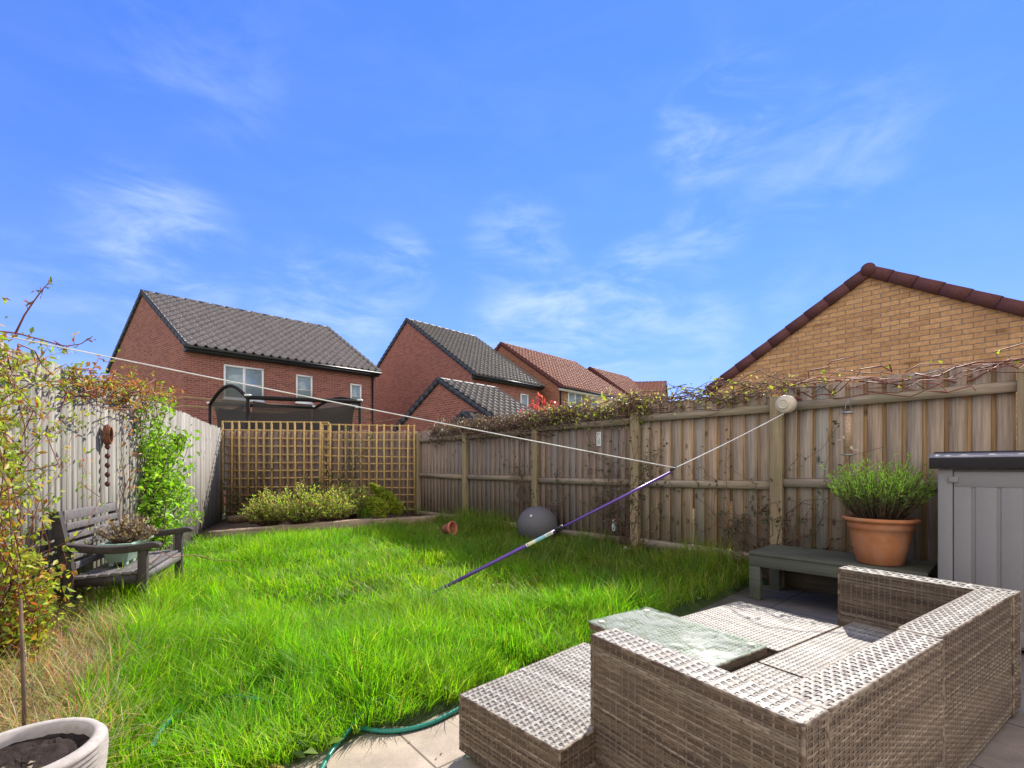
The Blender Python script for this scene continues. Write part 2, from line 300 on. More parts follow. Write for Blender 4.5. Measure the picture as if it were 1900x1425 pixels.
PL=np.vstack([scat(5000,-3.4,2.0,1.4,4.2),scat(5000,-5.0,3.0,4.2,9.3)]); PL=PL[lawnmask(PL)]; n=len(PL); PL=PL[RS.rand(n)<.2+.8*(vnoise(PL[:,0]*1.5+7,PL[:,1]*1.5)>.6)]; n=len(PL); PL[:,2]=lawnz(PL[:,0],PL[:,1])
col=np.stack([1.15+.5*RS.rand(n),1.1+.35*RS.rand(n),1+1.5*RS.rand(n)],1); mb=MB(); blades(mb,PL,.16+.17*RS.rand(n),RS.rand(n)*6.283,.3+.9*RS.rand(n),.0045+.003*RS.rand(n),col,bend=1.0)
tag(mb.build('grass',M_grass,uv=False),'longer pale grass blades standing above the rest of the lawn','grass',kind='stuff')
PW=np.vstack([scat(900,-3.0,2.0,1.6,4.2),scat(900,-4.5,2.5,4.2,8.5)]); PW=PW[lawnmask(PW)]; PW=PW[vnoise(PW[:,0]*2+31,PW[:,1]*2)>.5]; n=len(PW); PW[:,2]=lawnz(PW[:,0],PW[:,1])+.02
WD=(PW[:,None,:]+RS.randn(n,7,3)*A(.05,.05,.012)).reshape(-1,3); WEEDS=WD
# dry bed by the left fence
PP=scat(90000,-4.6,-1.5,1.2,5.2); dl=PP@LN-LP@LN; nz=vnoise(PP[:,0]*2.3,PP[:,1]*2.3)
PP=PP[(dl>.12)&(dl<np.interp(PP[:,1],[2.2,2.8,3.6,4.9],[.95,.86,.68,.45])+.3*(nz-.5)+.07*RS.randn(len(PP)))&(PP[:,1]<4.9-.5*RS.rand(len(PP)))&(RS.rand(len(PP))<.85)]; n=len(PP); PP[:,2]=lawnz(PP[:,0],PP[:,1])
col=np.stack([.55+.7*RS.rand(n),.5+.65*RS.rand(n),.4+.7*RS.rand(n)],1); col[RS.rand(n)<.1]*=[.45,.75,.3]
mb=MB(); flat=RS.rand(n)<.28
blades(mb,PP,np.where(flat,.12,.13)+.16*RS.rand(n)*(1+vnoise(PP[:,0]*4,PP[:,1]*4)),RS.rand(n)*6.3,np.where(flat,1.1,.25)+.5*RS.rand(n),.0035+.003*RS.rand(n),col,bend=1.1)
tag(mb.build('dry_grass',M_dry,uv=False),'straw coloured dead grass in the bed beside the left fence','dry grass',kind='stuff')
mb=MB(); q0=LP-LD*2.6+LN*.02; q1=LP+LD*2.0+LN*.02
mb.prism([q0+ZUP*.02,q1+ZUP*.07,q1+LN*.8+ZUP*.075,q0+LN*1.0+ZUP*.03],(0,0,-.1)); tag(mb.build('soil_bed',M_earth),None,None,kind='structure')

# ------------------------------------------------------------------ foliage tools
def leaves(mb,P,d,s,col,wr=.5,fold=.25,nrm=None):
    n=len(P); d=d/ (np.linalg.norm(d,axis=1)[:,None]+1e-9)
    r=RS.randn(n,3) if nrm is None else nrm+RS.randn(n,3)*.45
    sd=np.cross(d,r); sd/=np.linalg.norm(sd,axis=1)[:,None]+1e-9; nn=np.cross(sd,d)
    s=np.broadcast_to(s,(n,))[:,None]; V=np.zeros((n,4,3))
    V[:,0]=P; V[:,2]=P+d*s-nn*s*.12; m=P+d*s*.45+nn*s*fold*wr
    V[:,1]=m+sd*s*wr*.5; V[:,3]=m-sd*s*wr*.5
    b=np.arange(n)[:,None]*4; C=np.repeat(col,4,0)
    mb.add(V.reshape(-1,3),[np.vstack([b+[0,1,2],b+[0,2,3]])],C)
def pick(pal,n,jit=.25):
    pal=np.asarray(pal,float); wts=pal[:,3]/pal[:,3].sum(); k=RS.choice(len(pal),n,p=wts); return pal[k,:3]*(1+jit*(RS.rand(n,1)-.5)*2)
def wander(p,q,n,amp):
    t=np.linspace(0,1,n)[:,None]; p=np.asarray(p,float); q=np.asarray(q,float); off=np.cumsum(RS.randn(n,3),0)*amp/np.sqrt(n); off-=t*off[-1]*.9
    return p+(q-p)*t+off
def along(path,m):
    n=len(path); t=np.sort(RS.rand(m))*(n-1.001); i=t.astype(int); f=(t-i)[:,None]; return path[i]*(1-f)+path[i+1]*f, unit_rows(path[i+1]-path[i])
def unit_rows(v): return v/(np.linalg.norm(v,axis=1)[:,None]+1e-9)

mb=MB(); n=len(WEEDS); leaves(mb,WEEDS,RS.randn(n,3)*A(1,1,.4)+ZUP*.5,.05+.05*RS.rand(n),pick([(.10,.19,.03,3),(.16,.24,.05,2),(.30,.22,.10,.7)],n),.42,.3)
tag(mb.build('lawn_weeds',M_leaf,uv=False),'low broad leaved weeds and clover scattered through the lawn','weeds',kind='stuff')
# ------------------------------------------------------------------ fences
def fencept(t,off=0,z=0): return FP+FR*t-FN*off+ZUP*z      # off: towards the garden
def board_run(mb,p,d,nrm,L,z0,ztop,pitch,gap,strip,col_w,col_s,slit=.0,ragged=.012):
    k=int(round(L/pitch)); pw=L/k
    for i in range(k):
        o=p+d*(i*pw); zt=ztop+ragged*RS.randn(); c=np.array(col_w)*(1+.32*(RS.rand()-.5))*(1+np.array([.06,0,-.06])*RS.randn())
        y=.003*RS.rand()
        mb.box(o+d*gap*.5-nrm*y+ZUP*z0,d*(pw-gap),-nrm*.012,ZUP*(zt-z0),c)
        if strip:
            c2=np.array(col_s)*(1+.4*(RS.rand()-.5)); zb=z0
            if RS.rand()<slit:
                zb=z0+(ztop-z0)*(.25+.15*RS.rand()); mb.box(o+d*(pw-gap*.5+.012)-nrm*.016+ZUP*z0,d*gap*.5,-nrm*.012,ZUP*(zb-z0),c2); mb.box(o+d*(pw-gap*.5-.012)-nrm*.016+ZUP*z0,d*(gap*.5+.006),-nrm*.012,ZUP*(zb-z0),c2)
            mb.box(o+d*(pw-gap*.5-.012)-nrm*.016+ZUP*zb,d*(gap+.024),-nrm*.012,ZUP*(zt-.01-zb),c2)
            if zb>z0: mb.box(o+d*(pw-gap*.5-.012)-nrm*.016+ZUP*z0,d*(gap+.024),-nrm*.012,ZUP*.12,c2)
rf=thing('wooden_fence','weathered brown board fence with rails and posts along the right of the lawn','fence',fencept(3.0))
posts=[-3.7,-1.85,0,1.78,3.7,5.65,7.42]; tops=[2.15,2.15,2.14,2.13,2.10,2.10]; mids=[1.16,1.155,1.11,1.10,1.12,1.12]
for b in range(6):
    t0,t1=posts[b]+.05,posts[b+1]-.05; mb=MB(); near=b<3
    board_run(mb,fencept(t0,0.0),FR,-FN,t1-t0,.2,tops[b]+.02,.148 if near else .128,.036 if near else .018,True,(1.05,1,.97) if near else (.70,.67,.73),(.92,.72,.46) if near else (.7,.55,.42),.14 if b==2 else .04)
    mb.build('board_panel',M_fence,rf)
    for z,hh in ((tops[b]-.18,.095),(mids[b],.095),(.285,.11)):
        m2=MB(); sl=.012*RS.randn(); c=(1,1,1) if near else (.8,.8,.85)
        m2.prism([fencept(t0,.012,z-hh/2),fencept(t0,.05,z-hh/2),fencept(t0,.05,z+hh*.35),fencept(t0,.012,z+hh/2)],FR*(t1-t0)+ZUP*sl,c)
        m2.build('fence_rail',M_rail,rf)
    m2=MB(); m2.box(fencept(t0,-.02,.0),FR*(t1-t0),FN*.03,ZUP*.195,(.5,.5,.5)); m2.build('gravel_board',M_rail,rf)
for t,zt in zip(posts,[2.1,2.1,2.08,2.06,1.99,2.0,2.08]):
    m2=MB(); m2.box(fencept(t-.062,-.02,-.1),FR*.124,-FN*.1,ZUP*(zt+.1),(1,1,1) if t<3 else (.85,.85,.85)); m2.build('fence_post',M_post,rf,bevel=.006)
# left fence: feather-edge boards facing the lawn
lf=thing('wooden_fence','silver grey vertical board fence in sunlight along the left side','fence',LP+LD*2)
def leftpt(t,off=0,z=0): return LP+LD*t+LN*off+ZUP*z
edges=[-3.1,-1.25,.6,2.45,4.3,6.15,7.05]; lt=[2.14,2.14,2.14,2.15,2.14,2.14]
for b in range(6):
    mb=MB(); L=edges[b+1]-edges[b]; k=int(round(L/.092)); pw=L/k
    for i in range(k):
        o=leftpt(edges[b]+i*pw); c=np.array([1,1,1])*(1+.5*(RS.rand()-.5)); zt=lt[b]+.01*RS.randn(); g=.017 if b<3 else .005
        bk=.004 if i%2 else .013
        mb.prism([o+ZUP*-.02,o+LD*(pw-g)+ZUP*-.02,o+LD*(pw-g)+LN*.018+ZUP*-.02,o+LN*bk+ZUP*-.02],ZUP*(zt+.02),c)
        mb.box(o+LD*(pw-g-.008)-LN*.014+ZUP*-.02,LD*(g+.016),LN*.010,ZUP*(zt),c*A(.8,.55,.35))
    mb.build('board_panel',M_fenceL,lf)
    for z in (.4,1.2,1.95):
        m2=MB(); m2.box(leftpt(edges[b]+.01,-.07,z),LD*(L-.02),LN*.05,ZUP*.08); m2.build('fence_rail',M_rail,lf)
    m2=MB(); m2.box(leftpt(edges[b]-.05,-.18,-.1),LD*.1,LN*.1,ZUP*2.1); m2.build('fence_post',M_post,lf)
# back fence + trellis
BN=A(BD[1],-BD[0],0)
bf=thing('wooden_fence','brown back fence behind the trellis with light showing through its gaps','fence',(CL+CR)/2)
mb=MB(); board_run(mb,CL+BD*.05,BD,BN,4.12,.02,2.13,.125,.03,True,(1,1,1),(.8,.7,.6),.34); mb.build('board_panel',M_fenceB,bf)
for z in (.35,1.15,1.9):
    m2=MB(); m2.box(CL+BD*.05-BN*.08+ZUP*z,BD*4.1,BN*.05,ZUP*.085); m2.build('fence_rail',M_rail,bf)
for t in (.02,2.1,4.1):
    m2=MB(); m2.box(CL+BD*t-BN*.18+ZUP*-.1,BD*.09,BN*.09,ZUP*2.2); m2.build('fence_post',M_post,bf)
def trellis(t0,t1,label,nv,zt,off):
    o=CL+BD*t0+BN*off; r=thing('garden_trellis',label,'trellis',o,'trellis panels on the back fence'); L=t1-t0
    m1=MB(); m2=MB()
    for i in range(nv):
        x=L*i/(nv-1); m1.box(o+BD*(x-.017)+ZUP*.30,BD*.034,BN*.018,ZUP*(zt-.30)+BD*.012*RS.randn(),np.ones(3)*(.8+.4*RS.rand()))
    nh=12
    for i in range(nh):
        z=.33+(zt-.36)*i/(nh-1); m2.box(o-BN*.019+BD*-.015+ZUP*z,BD*(L+.03)+ZUP*.012*RS.randn(),BN*.017,ZUP*.032,np.ones(3)*(.75+.35*RS.rand()))
    m1.build('upright_batten',M_trel,r)['kind']='stuff'; m2.build('cross_batten',M_trel,r)['kind']='stuff'
    for o_ in r.children: del o_['kind']
    return r
trellis(.06,2.22,'left half of the tan square lattice trellis, beside the sunlit grey fence',14,2.31,.075)
trellis(2.12,4.12,'right half of the tan square lattice trellis, beside the brown fence corner',13,2.27,.115)

# ------------------------------------------------------------------ houses
def house(name,label,cat,C0,u,v,ze,zr,wall,roof,verge,wins=(),bands=(),over=.28,front=None,pipe=None,tilew=.25,course=.31,group=None,zb=-.06,fascia=None,vw=.15,rollh=.05,lift=.03,step=.05):
    C0=d3(C0); u=d3(u); v=d3(v); Lu=np.linalg.norm(u); Lv=np.linalg.norm(v); ud=u/Lu; vd=v/Lv
    no=unit(np.cross(ud,ZUP)); no=no if no@v<0 else -no
    r=thing(name,label,cat,C0+u/2+v/2,group)
    mb=MB(); c=[C0,C0+u,C0+u+v,C0+v]; ap=[C0+v/2+ZUP*zr,C0+u+v/2+ZUP*zr]
    b=[q+ZUP*zb for q in c]; t=[q+ZUP*ze for q in c]
    mb.add([b[0],b[1],t[1],t[0]],[[[0,1,2,3]]]); mb.add([b[2],b[3],t[3],t[2]],[[[0,1,2,3]]])
    mb.add([b[3],b[0],t[0],ap[0],t[3]],[[[0,1,2,3,4]]]); mb.add([b[1],b[2],t[2],ap[1],t[1]],[[[0,1,2,3,4]]])
    mb.build('wall',wall,r)
    if front is not None:
        m2=MB(); m2.box(b[0]+no*.003+ud*.45,ud*(Lu-.9),no*.01,ZUP*(ze-zb-.03)); m2.build('front_facing',front,r)
    # roof slopes with tile geometry
    ro=MB(); sl=(zr-ze)/(Lv/2)
    for sgn in (1,-1):
        base=C0 if sgn>0 else C0+v; w=vd*sgn
        e0=base-w*over+ZUP*(ze-sl*over)-ud*.06; top=C0+v/2+ZUP*zr-ud*.06; up=top-e0; Ls=np.linalg.norm(up); wd=up/Ls; nr=np.cross(ud,wd); nr=nr if nr[2]>0 else -nr
        e0=e0+nr*lift; LL=Lu+.12; nc=max(3,int(round(Ls/course))); nt=max(3,int(round(LL/tilew))); sub=10 if sgn>0 else 2
        x=np.linspace(0,LL,nt*sub+1); ph=x/LL*nt*2*np.pi; pr=rollh*np.clip(np.cos(ph)*1.3-.25,0,1)
        V=[]; Cc=[]
        for k in range(nc):
            jit=.93+.14*RS.rand(nt); cc=np.repeat(jit,sub); cc=np.append(cc,cc[-1])
            for d_,off in ((k,0.0),(k,step),(k+1.02,.004)):
                V.append(e0+ud*x[:,None]+wd*(Ls*d_/nc)+nr*(pr+off)[:,None]); Cc.append(np.stack([cc]*3,1))
        V=np.array(V); m_=len(x); i=np.arange(3*nc-1); i=i[(i%3)!=2][:,None]*m_; j=np.arange(m_-1)[None,:]
        q=np.stack([i+j,i+j+1,i+m_+j+1,i+m_+j],-1).reshape(-1,4)
        if sgn<0: q=q[:,::-1]
        ro.add(V.reshape(-1,3),[q],np.array(Cc).reshape(-1,3))
    rob=ro.build('roof',roof,r)
    # ridge
    rm=MB(); nseg=max(2,int(Lu/.45)); p0=C0+v/2+ZUP*(zr+.03)-ud*.08; 
    for k in range(nseg):
        a_=p0+ud*((Lu+.16)*k/nseg); b_=p0+ud*((Lu+.16)*(k+1.03)/nseg); rm.tube([a_-ZUP*.03,a_+(b_-a_)*.2-ZUP*.03,b_-ZUP*.03],[.098,.094,.09],12)
    rm.build('ridge',verge,rob,smooth=False)
    for end in (0,1):
        vm=MB()
        for sgn in (1,-1):
            base=C0+u*end if sgn>0 else C0+v+u*end; w=vd*sgn; out=-ud if end==0 else ud
            e0=base-w*over+ZUP*(ze-sl*over); top=C0+u*end+v/2+ZUP*zr; up=top-e0; Ls=np.linalg.norm(up); wd=up/Ls; nr=np.cross(ud,wd); nr=nr if nr[2]>0 else -nr
            ns=max(4,int(round(Ls/.34)))
            for k in range(ns):
                s0=e0+wd*(Ls*k/ns); s1=e0+wd*(Ls*(k+1.05)/ns)
                P=[s0+nr*.072,s1+nr*.062,s1-nr*(vw-.06),s0-nr*(vw-.06+.008)]
                vm.prism([p-out*.05 for p in P],out*.115)
        vm.build('verge',verge,r)
    gm=MB(); g0=C0-vd*(over+.03)+ZUP*(ze-sl*over-.03); gm.tube([g0-ud*.05,g0+u+ud*.05],.055,8); gm.build('gutter',M_black,r,smooth=True)
    fm=MB(); fm.box(C0-vd*(over-.02)+ZUP*(ze-sl*over-.16),u,vd*(over-.03),ZUP*.13); fm.build('fascia',fascia or M_black,r)
    if pipe is not None:
        pm=MB(); q=C0+ud*pipe+no*.06; pm.tube([q+ZUP*zb,q+ZUP*(ze-.25),C0+ud*pipe-vd*over+ZUP*(ze-sl*over-.05)],.04,8); pm.build('drainpipe',M_black,r)
    for z,hh in bands:
        bm=MB(); bm.box(C0-ud*.004+no*.0+ZUP*z,ud*(Lu+.004),no*.004,ZUP*hh); bm.box(C0+ZUP*z-ud*.004+no*.003,v-no*.003,ud*.004,ZUP*hh); bm.build('brick_band',M_buffd,r)
    for (s_,z,w,h_,cols,bar) in wins:
        o=C0+ud*s_+ZUP*z+no*.012; fr=MB(); ft=.065
        fr.box(o,ud*w,no*.05,ZUP*ft); fr.box(o+ZUP*(h_-ft),ud*w,no*.05,ZUP*ft)
        fr.box(o+ZUP*ft,ud*ft,no*.05,ZUP*(h_-2*ft)); fr.box(o+ud*(w-ft)+ZUP*ft,ud*ft,no*.05,ZUP*(h_-2*ft))
        for k in range(1,cols): fr.box(o+ud*(w*k/cols-.045)+ZUP*ft,ud*.09,no*.045,ZUP*(h_-2*ft))
        if bar:
            for k in range(cols): fr.box(o+ud*(ft+(w/cols)*k+(.0 if k==0 else -.02))+ZUP*(h_*.47),ud*(w/cols-ft-.045+(.0 if k else 0)),no*.03,ZUP*.022)
        wf=fr.build('window',M_white,r)
        pm=MB(); pm.box(o+ud*.03+ZUP*.03,ud*(w-.06),no*.02,ZUP*(h_-.06)); pm.build('pane',M_pane,wf)
        sm=MB(); sm.box(o-ud*.04-ZUP*.045,ud*(w+.08),no*.10,ZUP*.045); sm.build('sill',M_white,wf)
    return r
# big house on the left
W=[(1.17,3.78,1.30,1.22,2,True),(3.62,3.86,.62,1.10,1,True),(5.80,3.88,.48,.98,1,True)]
h1=house('brick_house','red brick house with large dark roof and three white upstairs windows, above the trellis','house',(-11.2,16),(5.2,4.6),(-5.98,4.03),5.62,8.05,M_red,M_tile,M_verge,W,bands=[(3.38,.075),(3.68,.075)],pipe=6.78,tilew=.29,course=.33,rollh=.08)
o=A(-11.2,16,0)+unit(A(5.2,4.6,0))*3.6; uu=unit(A(5.2,4.6,0)); nn=unit(A(4.6,-5.2,0))
dm=MB(); dm.box(o+nn*.01,uu*.9,nn*.04,ZUP*2.1); dm.build('door',M_door,h1)
q=math.sqrt(.5)
h2=house('brick_house','tall red brick house with broad gable and grey green roof, behind the small outbuilding','house',(-1.8,21),(3.2,3.2),(-7.45,7.45),5.62,9.1,M_red,M_tile2,M_verge,[(.42,3.98,1.15,1.1,2,False),(3.1,3.62,.55,1.35,1,True)],bands=[(3.6,.075),(3.9,.075)])
ga=house('brick_garage','low red brick outbuilding with a dark tiled gable roof before the tall gabled house','garage',(-.51,14.03),(1.75,1.75),(-3.94,3.94),2.78,4.3,M_red,M_tile2,M_verge,over=.2)
po=house('porch','small dark verged porch roof half hidden by the brown vines','porch',(-.92,13.75),(.8,.8),(-1.06,1.06),2.5,2.95,M_red,M_tile2,M_verge,over=.12)
h3=house('brick_house','buff fronted house with brown red tiled roof and a row of white windows','house',(2.37,24),(4.72,4.72),(-5.96,5.96),5.6,8.45,M_red3,M_tiler,M_vergr,[(.75,3.55,1.2,1.75,2,False),(2.8,3.8,.6,1.4,1,True),(4.4,3.7,.95,1.4,2,True),(5.75,3.7,.6,1.35,1,True)],front=M_buffd,pipe=.12,fascia=M_white)
h4=house('brick_house','farther terraced brick house whose red tiled roof shows behind the buff fronted house','house',(7.46,29.3),(3.1,3.1),(-4.42,4.42),5.7,8.0,M_red3,M_tiler,M_vergr)
h5=house('brick_house','farthest small red roofed house with its gable end facing right','house',(9.9,31),(-6,.9),(2.4,5.8),5.95,7.5,M_red3,M_tiler,M_vergr)
gs=1.28; g0=A(4.34,5.7,0)*gs; gd=unit(A(.677,-.736,0))
hg=house('brick_garage','buff brick garage gable with maroon verge tiles close behind the right fence','garage',g0-gd*1.87*gs,(.736*6,.677*6),gd*3.74*gs,1.3+1.25*gs,1.3+2.40*gs,M_buff,M_tiler,M_vergr,over=.15,vw=.15,course=.34,rollh=.015,lift=-.03,step=.02)

# ------------------------------------------------------------------ trampoline behind the back fence
p1,p2,p4=A(-6.76,12,0),A(-4.15,12.8,0),A(-8.5,13.2,0); p3=p4+p2-p1
tr=thing('trampoline','black netted trampoline standing behind the trellis, in front of the big house','trampoline',(p1+p3)/2)
for p,z in ((p1,3.13),(p2,3.12),(p3,3.1),(p4,3.1)):
    m=MB(); m.tube([p,p+ZUP*z],.042,10); pl=m.build('frame_pole',M_frame,tr,smooth=True)
    m=MB(); m.box(p+ZUP*z-A(.06,.06,0),A(.12,0,0),A(0,.12,0),ZUP*.05); m.build('pole_cap',M_white,pl)
for a_,b_ in ((p1,p2),(p4,p3)):
    m=MB(); m.tube([a_+ZUP*3.1,b_+ZUP*3.1],.055,8); m.build('top_rail',M_frame,tr,smooth=True)
ctr=(p1+p3)/2
for a_,b_,ah in ((p4,p1,.42),(p2,p3,.2)):
    t=np.linspace(0,1,17); arc=a_+(b_-a_)*t[:,None]+ZUP*(3.08+ah*np.sin(np.pi*t))[:,None]; m=MB(); m.tube(arc,.045,8); ab=m.build('arch_tube',M_frame,tr,smooth=True)
    low=a_+(b_-a_)*t[:,None]+ZUP*(3.0-.25*np.sin(np.pi*t))[:,None]+(ctr-(a_+b_)/2)*.12*np.sin(np.pi*t)[:,None]
    m=MB(); V=np.vstack([arc,low]); k=np.arange(16); m.add(V,[np.stack([k,k+1,k+18,k+17],-1)]); m.build('arch_cover',M_net2,tr,uv=False)
m=MB(); ins=[c+(ctr-c)*.10 for c in (p1,p2,p3,p4)]
for i in range(4):
    a_,b_=ins[i],ins[(i+1)%4]; t=np.linspace(0,1,13)[:,None]; rows=[]
    for z,pull in ((.8,.12),(1.8,.04),(2.6,.0),(3.03,-.06)):
        rows.append(a_+(b_-a_)*t+(ctr-(a_+b_)/2)*pull+ZUP*(z-(.16*np.sin(np.pi*t) if z>3 else 0)))
    V=np.vstack(rows); q_=np.arange(12); m.add(V,[np.vstack([np.stack([r_*13+q_,r_*13+q_+1,r_*13+q_+14,r_*13+q_+13],-1) for r_ in range(3)])])
m.build('safety_net',M_net,tr,uv=False)
m=MB(); m.prism([c+ZUP*.75 for c in (p1,p2,p3,p4)],ZUP*.05); m.build('jump_mat',M_black,tr)

# ------------------------------------------------------------------ rattan furniture
BROWN=np.array([[.16,.115,.085],[.22,.165,.12],[.27,.215,.165],[.13,.09,.068],[.33,.27,.21]])*.74
def weave(mb,O,U,V,N,pu,pv,amp=.0011,light=1.0):
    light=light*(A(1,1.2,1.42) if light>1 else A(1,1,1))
    O=np.asarray(O,float); Lu=np.linalg.norm(U); Lv=np.linalg.norm(V); U=U/Lu; V=V/Lv; N=np.asarray(N,float)
    nu=max(2,int(round(Lu/pu))); nv=max(2,int(round(Lv/pv))); pu=Lu/nu; pv=Lv/nv; sub=4
    x=np.linspace(0,Lu,nu*sub+1); m=len(x); w=(.96 if pv<.012 else .89)*pv
    k=np.arange(nv); off=amp*np.sin(np.pi*x[None,:]/pu+np.pi*k[:,None])           # nv x m
    base=BROWN[RS.choice(5,nv,p=[.25,.3,.2,.15,.1])]; seg=np.repeat(1+.55*(RS.rand(nv,nu//3+2)-.5),3*sub,1)[:,:m]
    if seg.shape[1]<m: seg=np.pad(seg,((0,0),(0,m-seg.shape[1])),mode='edge')
    Cv=base[:,None,:]*seg[:,:,None]*light[None,None,:]
    vs=[]
    for f,dn in ((0,-.16*pv),(.5,.06*pv),(1,-.16*pv)):
        vs.append(O+U*x[None,:,None]+V*((k*pv+(pv-w)/2+f*w)[:,None,None])+N*(off+dn)[:,:,None])
    G=np.stack(vs,1)                                   # nv,3,m,3
    i=np.arange(nv)[:,None,None]*3*m+np.arange(2)[None,:,None]*m+np.arange(m-1)[None,None,:]
    q=np.stack([i,i+1,i+m+1,i+m],-1).reshape(-1,4)
    if np.dot(np.cross(U,V),N)<0: q=q[:,::-1]
    mb.add(G.reshape(-1,3),[q],np.repeat(Cv[:,None],3,1).reshape(-1,3))
    # stakes
    ww=.007 if pv<.012 else .5*pu; y=(np.arange(nv)+.5)*pv; y=np.concatenate([[0],y,[Lv]]); mm=len(y); ii=np.arange(nu)
    kk=np.concatenate([[0],np.arange(nv),[nv-1]]); offw=-amp*.85*np.where((ii[:,None]+kk[None,:])%2==0,1,-1)
    vs=[O+V*y[None,:,None]+U*(((ii+.5)*pu+sg*ww/2)[:,None,None])+N*offw[:,:,None] for sg in (-1,1)]
    G=np.stack(vs,1); i=np.arange(nu)[:,None]*2*mm+np.arange(mm-1)[None,:]; q=np.stack([i,i+1,i+mm+1,i+mm],-1).reshape(-1,4)
    if np.dot(np.cross(V,U),N)<0: q=q[:,::-1]
    c=BROWN[RS.choice([1,2,2],nu)][:,None,None,:]*light[None,None,None,:]*np.ones((nu,2,mm,1)); mb.add(G.reshape(-1,3),[q],c.reshape(-1,3))
def rattan(name,parent,o,ea,eb,hz,faces,top='long',pv=.0098,pu=.030):
    """a woven block: corner o, plan vectors ea, eb, height hz; faces: which of a0 a1 b0 b1 top are woven"""
    mb=MB(); i=.007; a_=unit(ea); b_=unit(eb); La=np.linalg.norm(ea); Lb=np.linalg.norm(eb); z=ZUP*hz
    ob=MB(); ob.box(o+a_*i+b_*i+ZUP*.012,a_*(La-2*i),b_*(Lb-2*i),ZUP*(hz-.012-i))
    core=ob.build(name,M_core,parent)
    L=lambda: 1.0
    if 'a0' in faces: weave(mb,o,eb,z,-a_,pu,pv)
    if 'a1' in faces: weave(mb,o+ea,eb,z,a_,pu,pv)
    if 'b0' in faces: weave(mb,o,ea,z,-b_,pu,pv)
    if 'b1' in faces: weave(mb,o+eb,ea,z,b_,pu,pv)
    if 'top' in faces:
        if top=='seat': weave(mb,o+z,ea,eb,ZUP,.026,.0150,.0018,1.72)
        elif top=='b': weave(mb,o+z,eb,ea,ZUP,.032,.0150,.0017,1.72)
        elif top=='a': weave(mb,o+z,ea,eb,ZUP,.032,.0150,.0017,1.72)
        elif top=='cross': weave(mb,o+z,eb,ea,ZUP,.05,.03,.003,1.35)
    def edge(p,q):
        L_=np.linalg.norm(q-p); k=max(4,int(L_/.011)); t=np.linspace(0,1,k)[:,None]; c=np.repeat(BROWN[RS.choice(5,k//2+1)],2,0)[:k]*1.1
        mb.tube(p+(q-p)*t,.0062*(1+.14*np.cos(np.arange(k)*np.pi)),7,c)
    e_=.003; c0=o+a_*e_+b_*e_; c1=o+ea-a_*e_+b_*e_; c2=o+ea+eb-a_*e_-b_*e_; c3=o+eb+a_*e_-b_*e_; zz=ZUP*(hz-.004)
    if 'top' in faces:
        for p,q in ((c0,c1),(c1,c2),(c2,c3),(c3,c0)): edge(p+zz,q+zz)
        if hz>.2:
            for p in (c0,c1,c2,c3): edge(p+ZUP*.006,p+zz)
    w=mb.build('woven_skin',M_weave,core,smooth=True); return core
SA=A(-.55,.834,0); SB=A(.834,.55,0); SP=A(.747,1.2,0); HB,HS=.64,.31; TH=.135
def sp(a,b,z=0): return SP+SA*a+SB*b+ZUP*z
def feet(r,pts):
    for p in pts: m=MB(); m.box(p-A(.02,.02,0)+ZUP*.001,A(.04,0,0),A(0,.04,0),ZUP*.03); m.build('foot',M_trough,r)
s1=thing('rattan_sofa','near half of the rattan corner sofa, its back and arm panel towards the viewer','sofa',sp(.3,.5),'rattan garden furniture')
rattan('arm_panel',s1,sp(0,0,.02),SA*.79,SB*TH,HB-.02,('b0','b1','a1','a0','top'),'a')
rattan('back_panel',s1,sp(0,TH+.001,.02),SA*TH,SB*(1.09-TH),HB-.02,('a0','a1','b1','top'),'b')
rattan('seat',s1,sp(TH+.002,TH+.002,.03),SA*(.715-TH),SB*(1.065-TH),HS-.03,('top','a1'),'seat')
feet(s1,[sp(.04,.04),sp(.74,.05),sp(.05,1.03),sp(.66,1.0)])
s2=thing('rattan_sofa','far half of the brown rattan corner sofa, with the side panel nearest the storage box','sofa',sp(.3,1.7),'rattan garden furniture')
rattan('back_panel',s2,sp(.012,1.105,.02),SA*TH,SB*(2.205-1.105),HB-.02,('a0','a1','b0','top'),'b')
rattan('arm_panel',s2,sp(.004,2.207,.02),SA*.80,SB*(TH+.015),HB-.02,('b0','b1','a1','a0','top'),'cross')
rattan('seat',s2,sp(TH+.014,1.087,.03),SA*(.715-TH-.012),SB*(2.203-1.087),HS-.03,('top','a1','b0'),'seat')
feet(s2,[sp(.05,1.14),sp(.05,2.3),sp(.76,2.3),sp(.66,1.14)])
f2=sp(.73,1.31); fs2=thing('rattan_footstool','square rattan footstool at the far end of the sofa, beside the low green bench','footstool',f2+SA*.33+SB*.36,'rattan footstools')
rattan('seat',fs2,f2+ZUP*.03,SA*.66,SB*.73,HS-.03,('top','a1','b0','b1','a0'),'seat'); feet(fs2,[f2+SA*.05+SB*.05,f2+SA*.6+SB*.05,f2+SA*.6+SB*.66,f2+SA*.05+SB*.66])
OA=unit(A(-.69,.72,0)); OB=unit(A(.72,.69,0)); f1=A(.172,1.685,0)
fs1=thing('rattan_footstool','long rattan footstool nearest the lawn, on the pale slabs beside the hose','footstool',f1+OA*.3+OB*.4,'rattan footstools')
rattan('seat',fs1,f1+ZUP*.03,OA*.59,OB*.91,.28-.03,('top','a0','b0','a1','b1'),'seat'); feet(fs1,[f1+OA*.03+OB*.04,f1+OA*.56+OB*.04,f1+OA*.56+OB*.78,f1+OA*.03+OB*.78])
ta=.742; tb=.70; TZ=.352
ct=thing('coffee_table','low rattan coffee table with a water marked glass top, between footstools and sofa','table',sp(ta+.4,tb+.26),'rattan garden furniture')
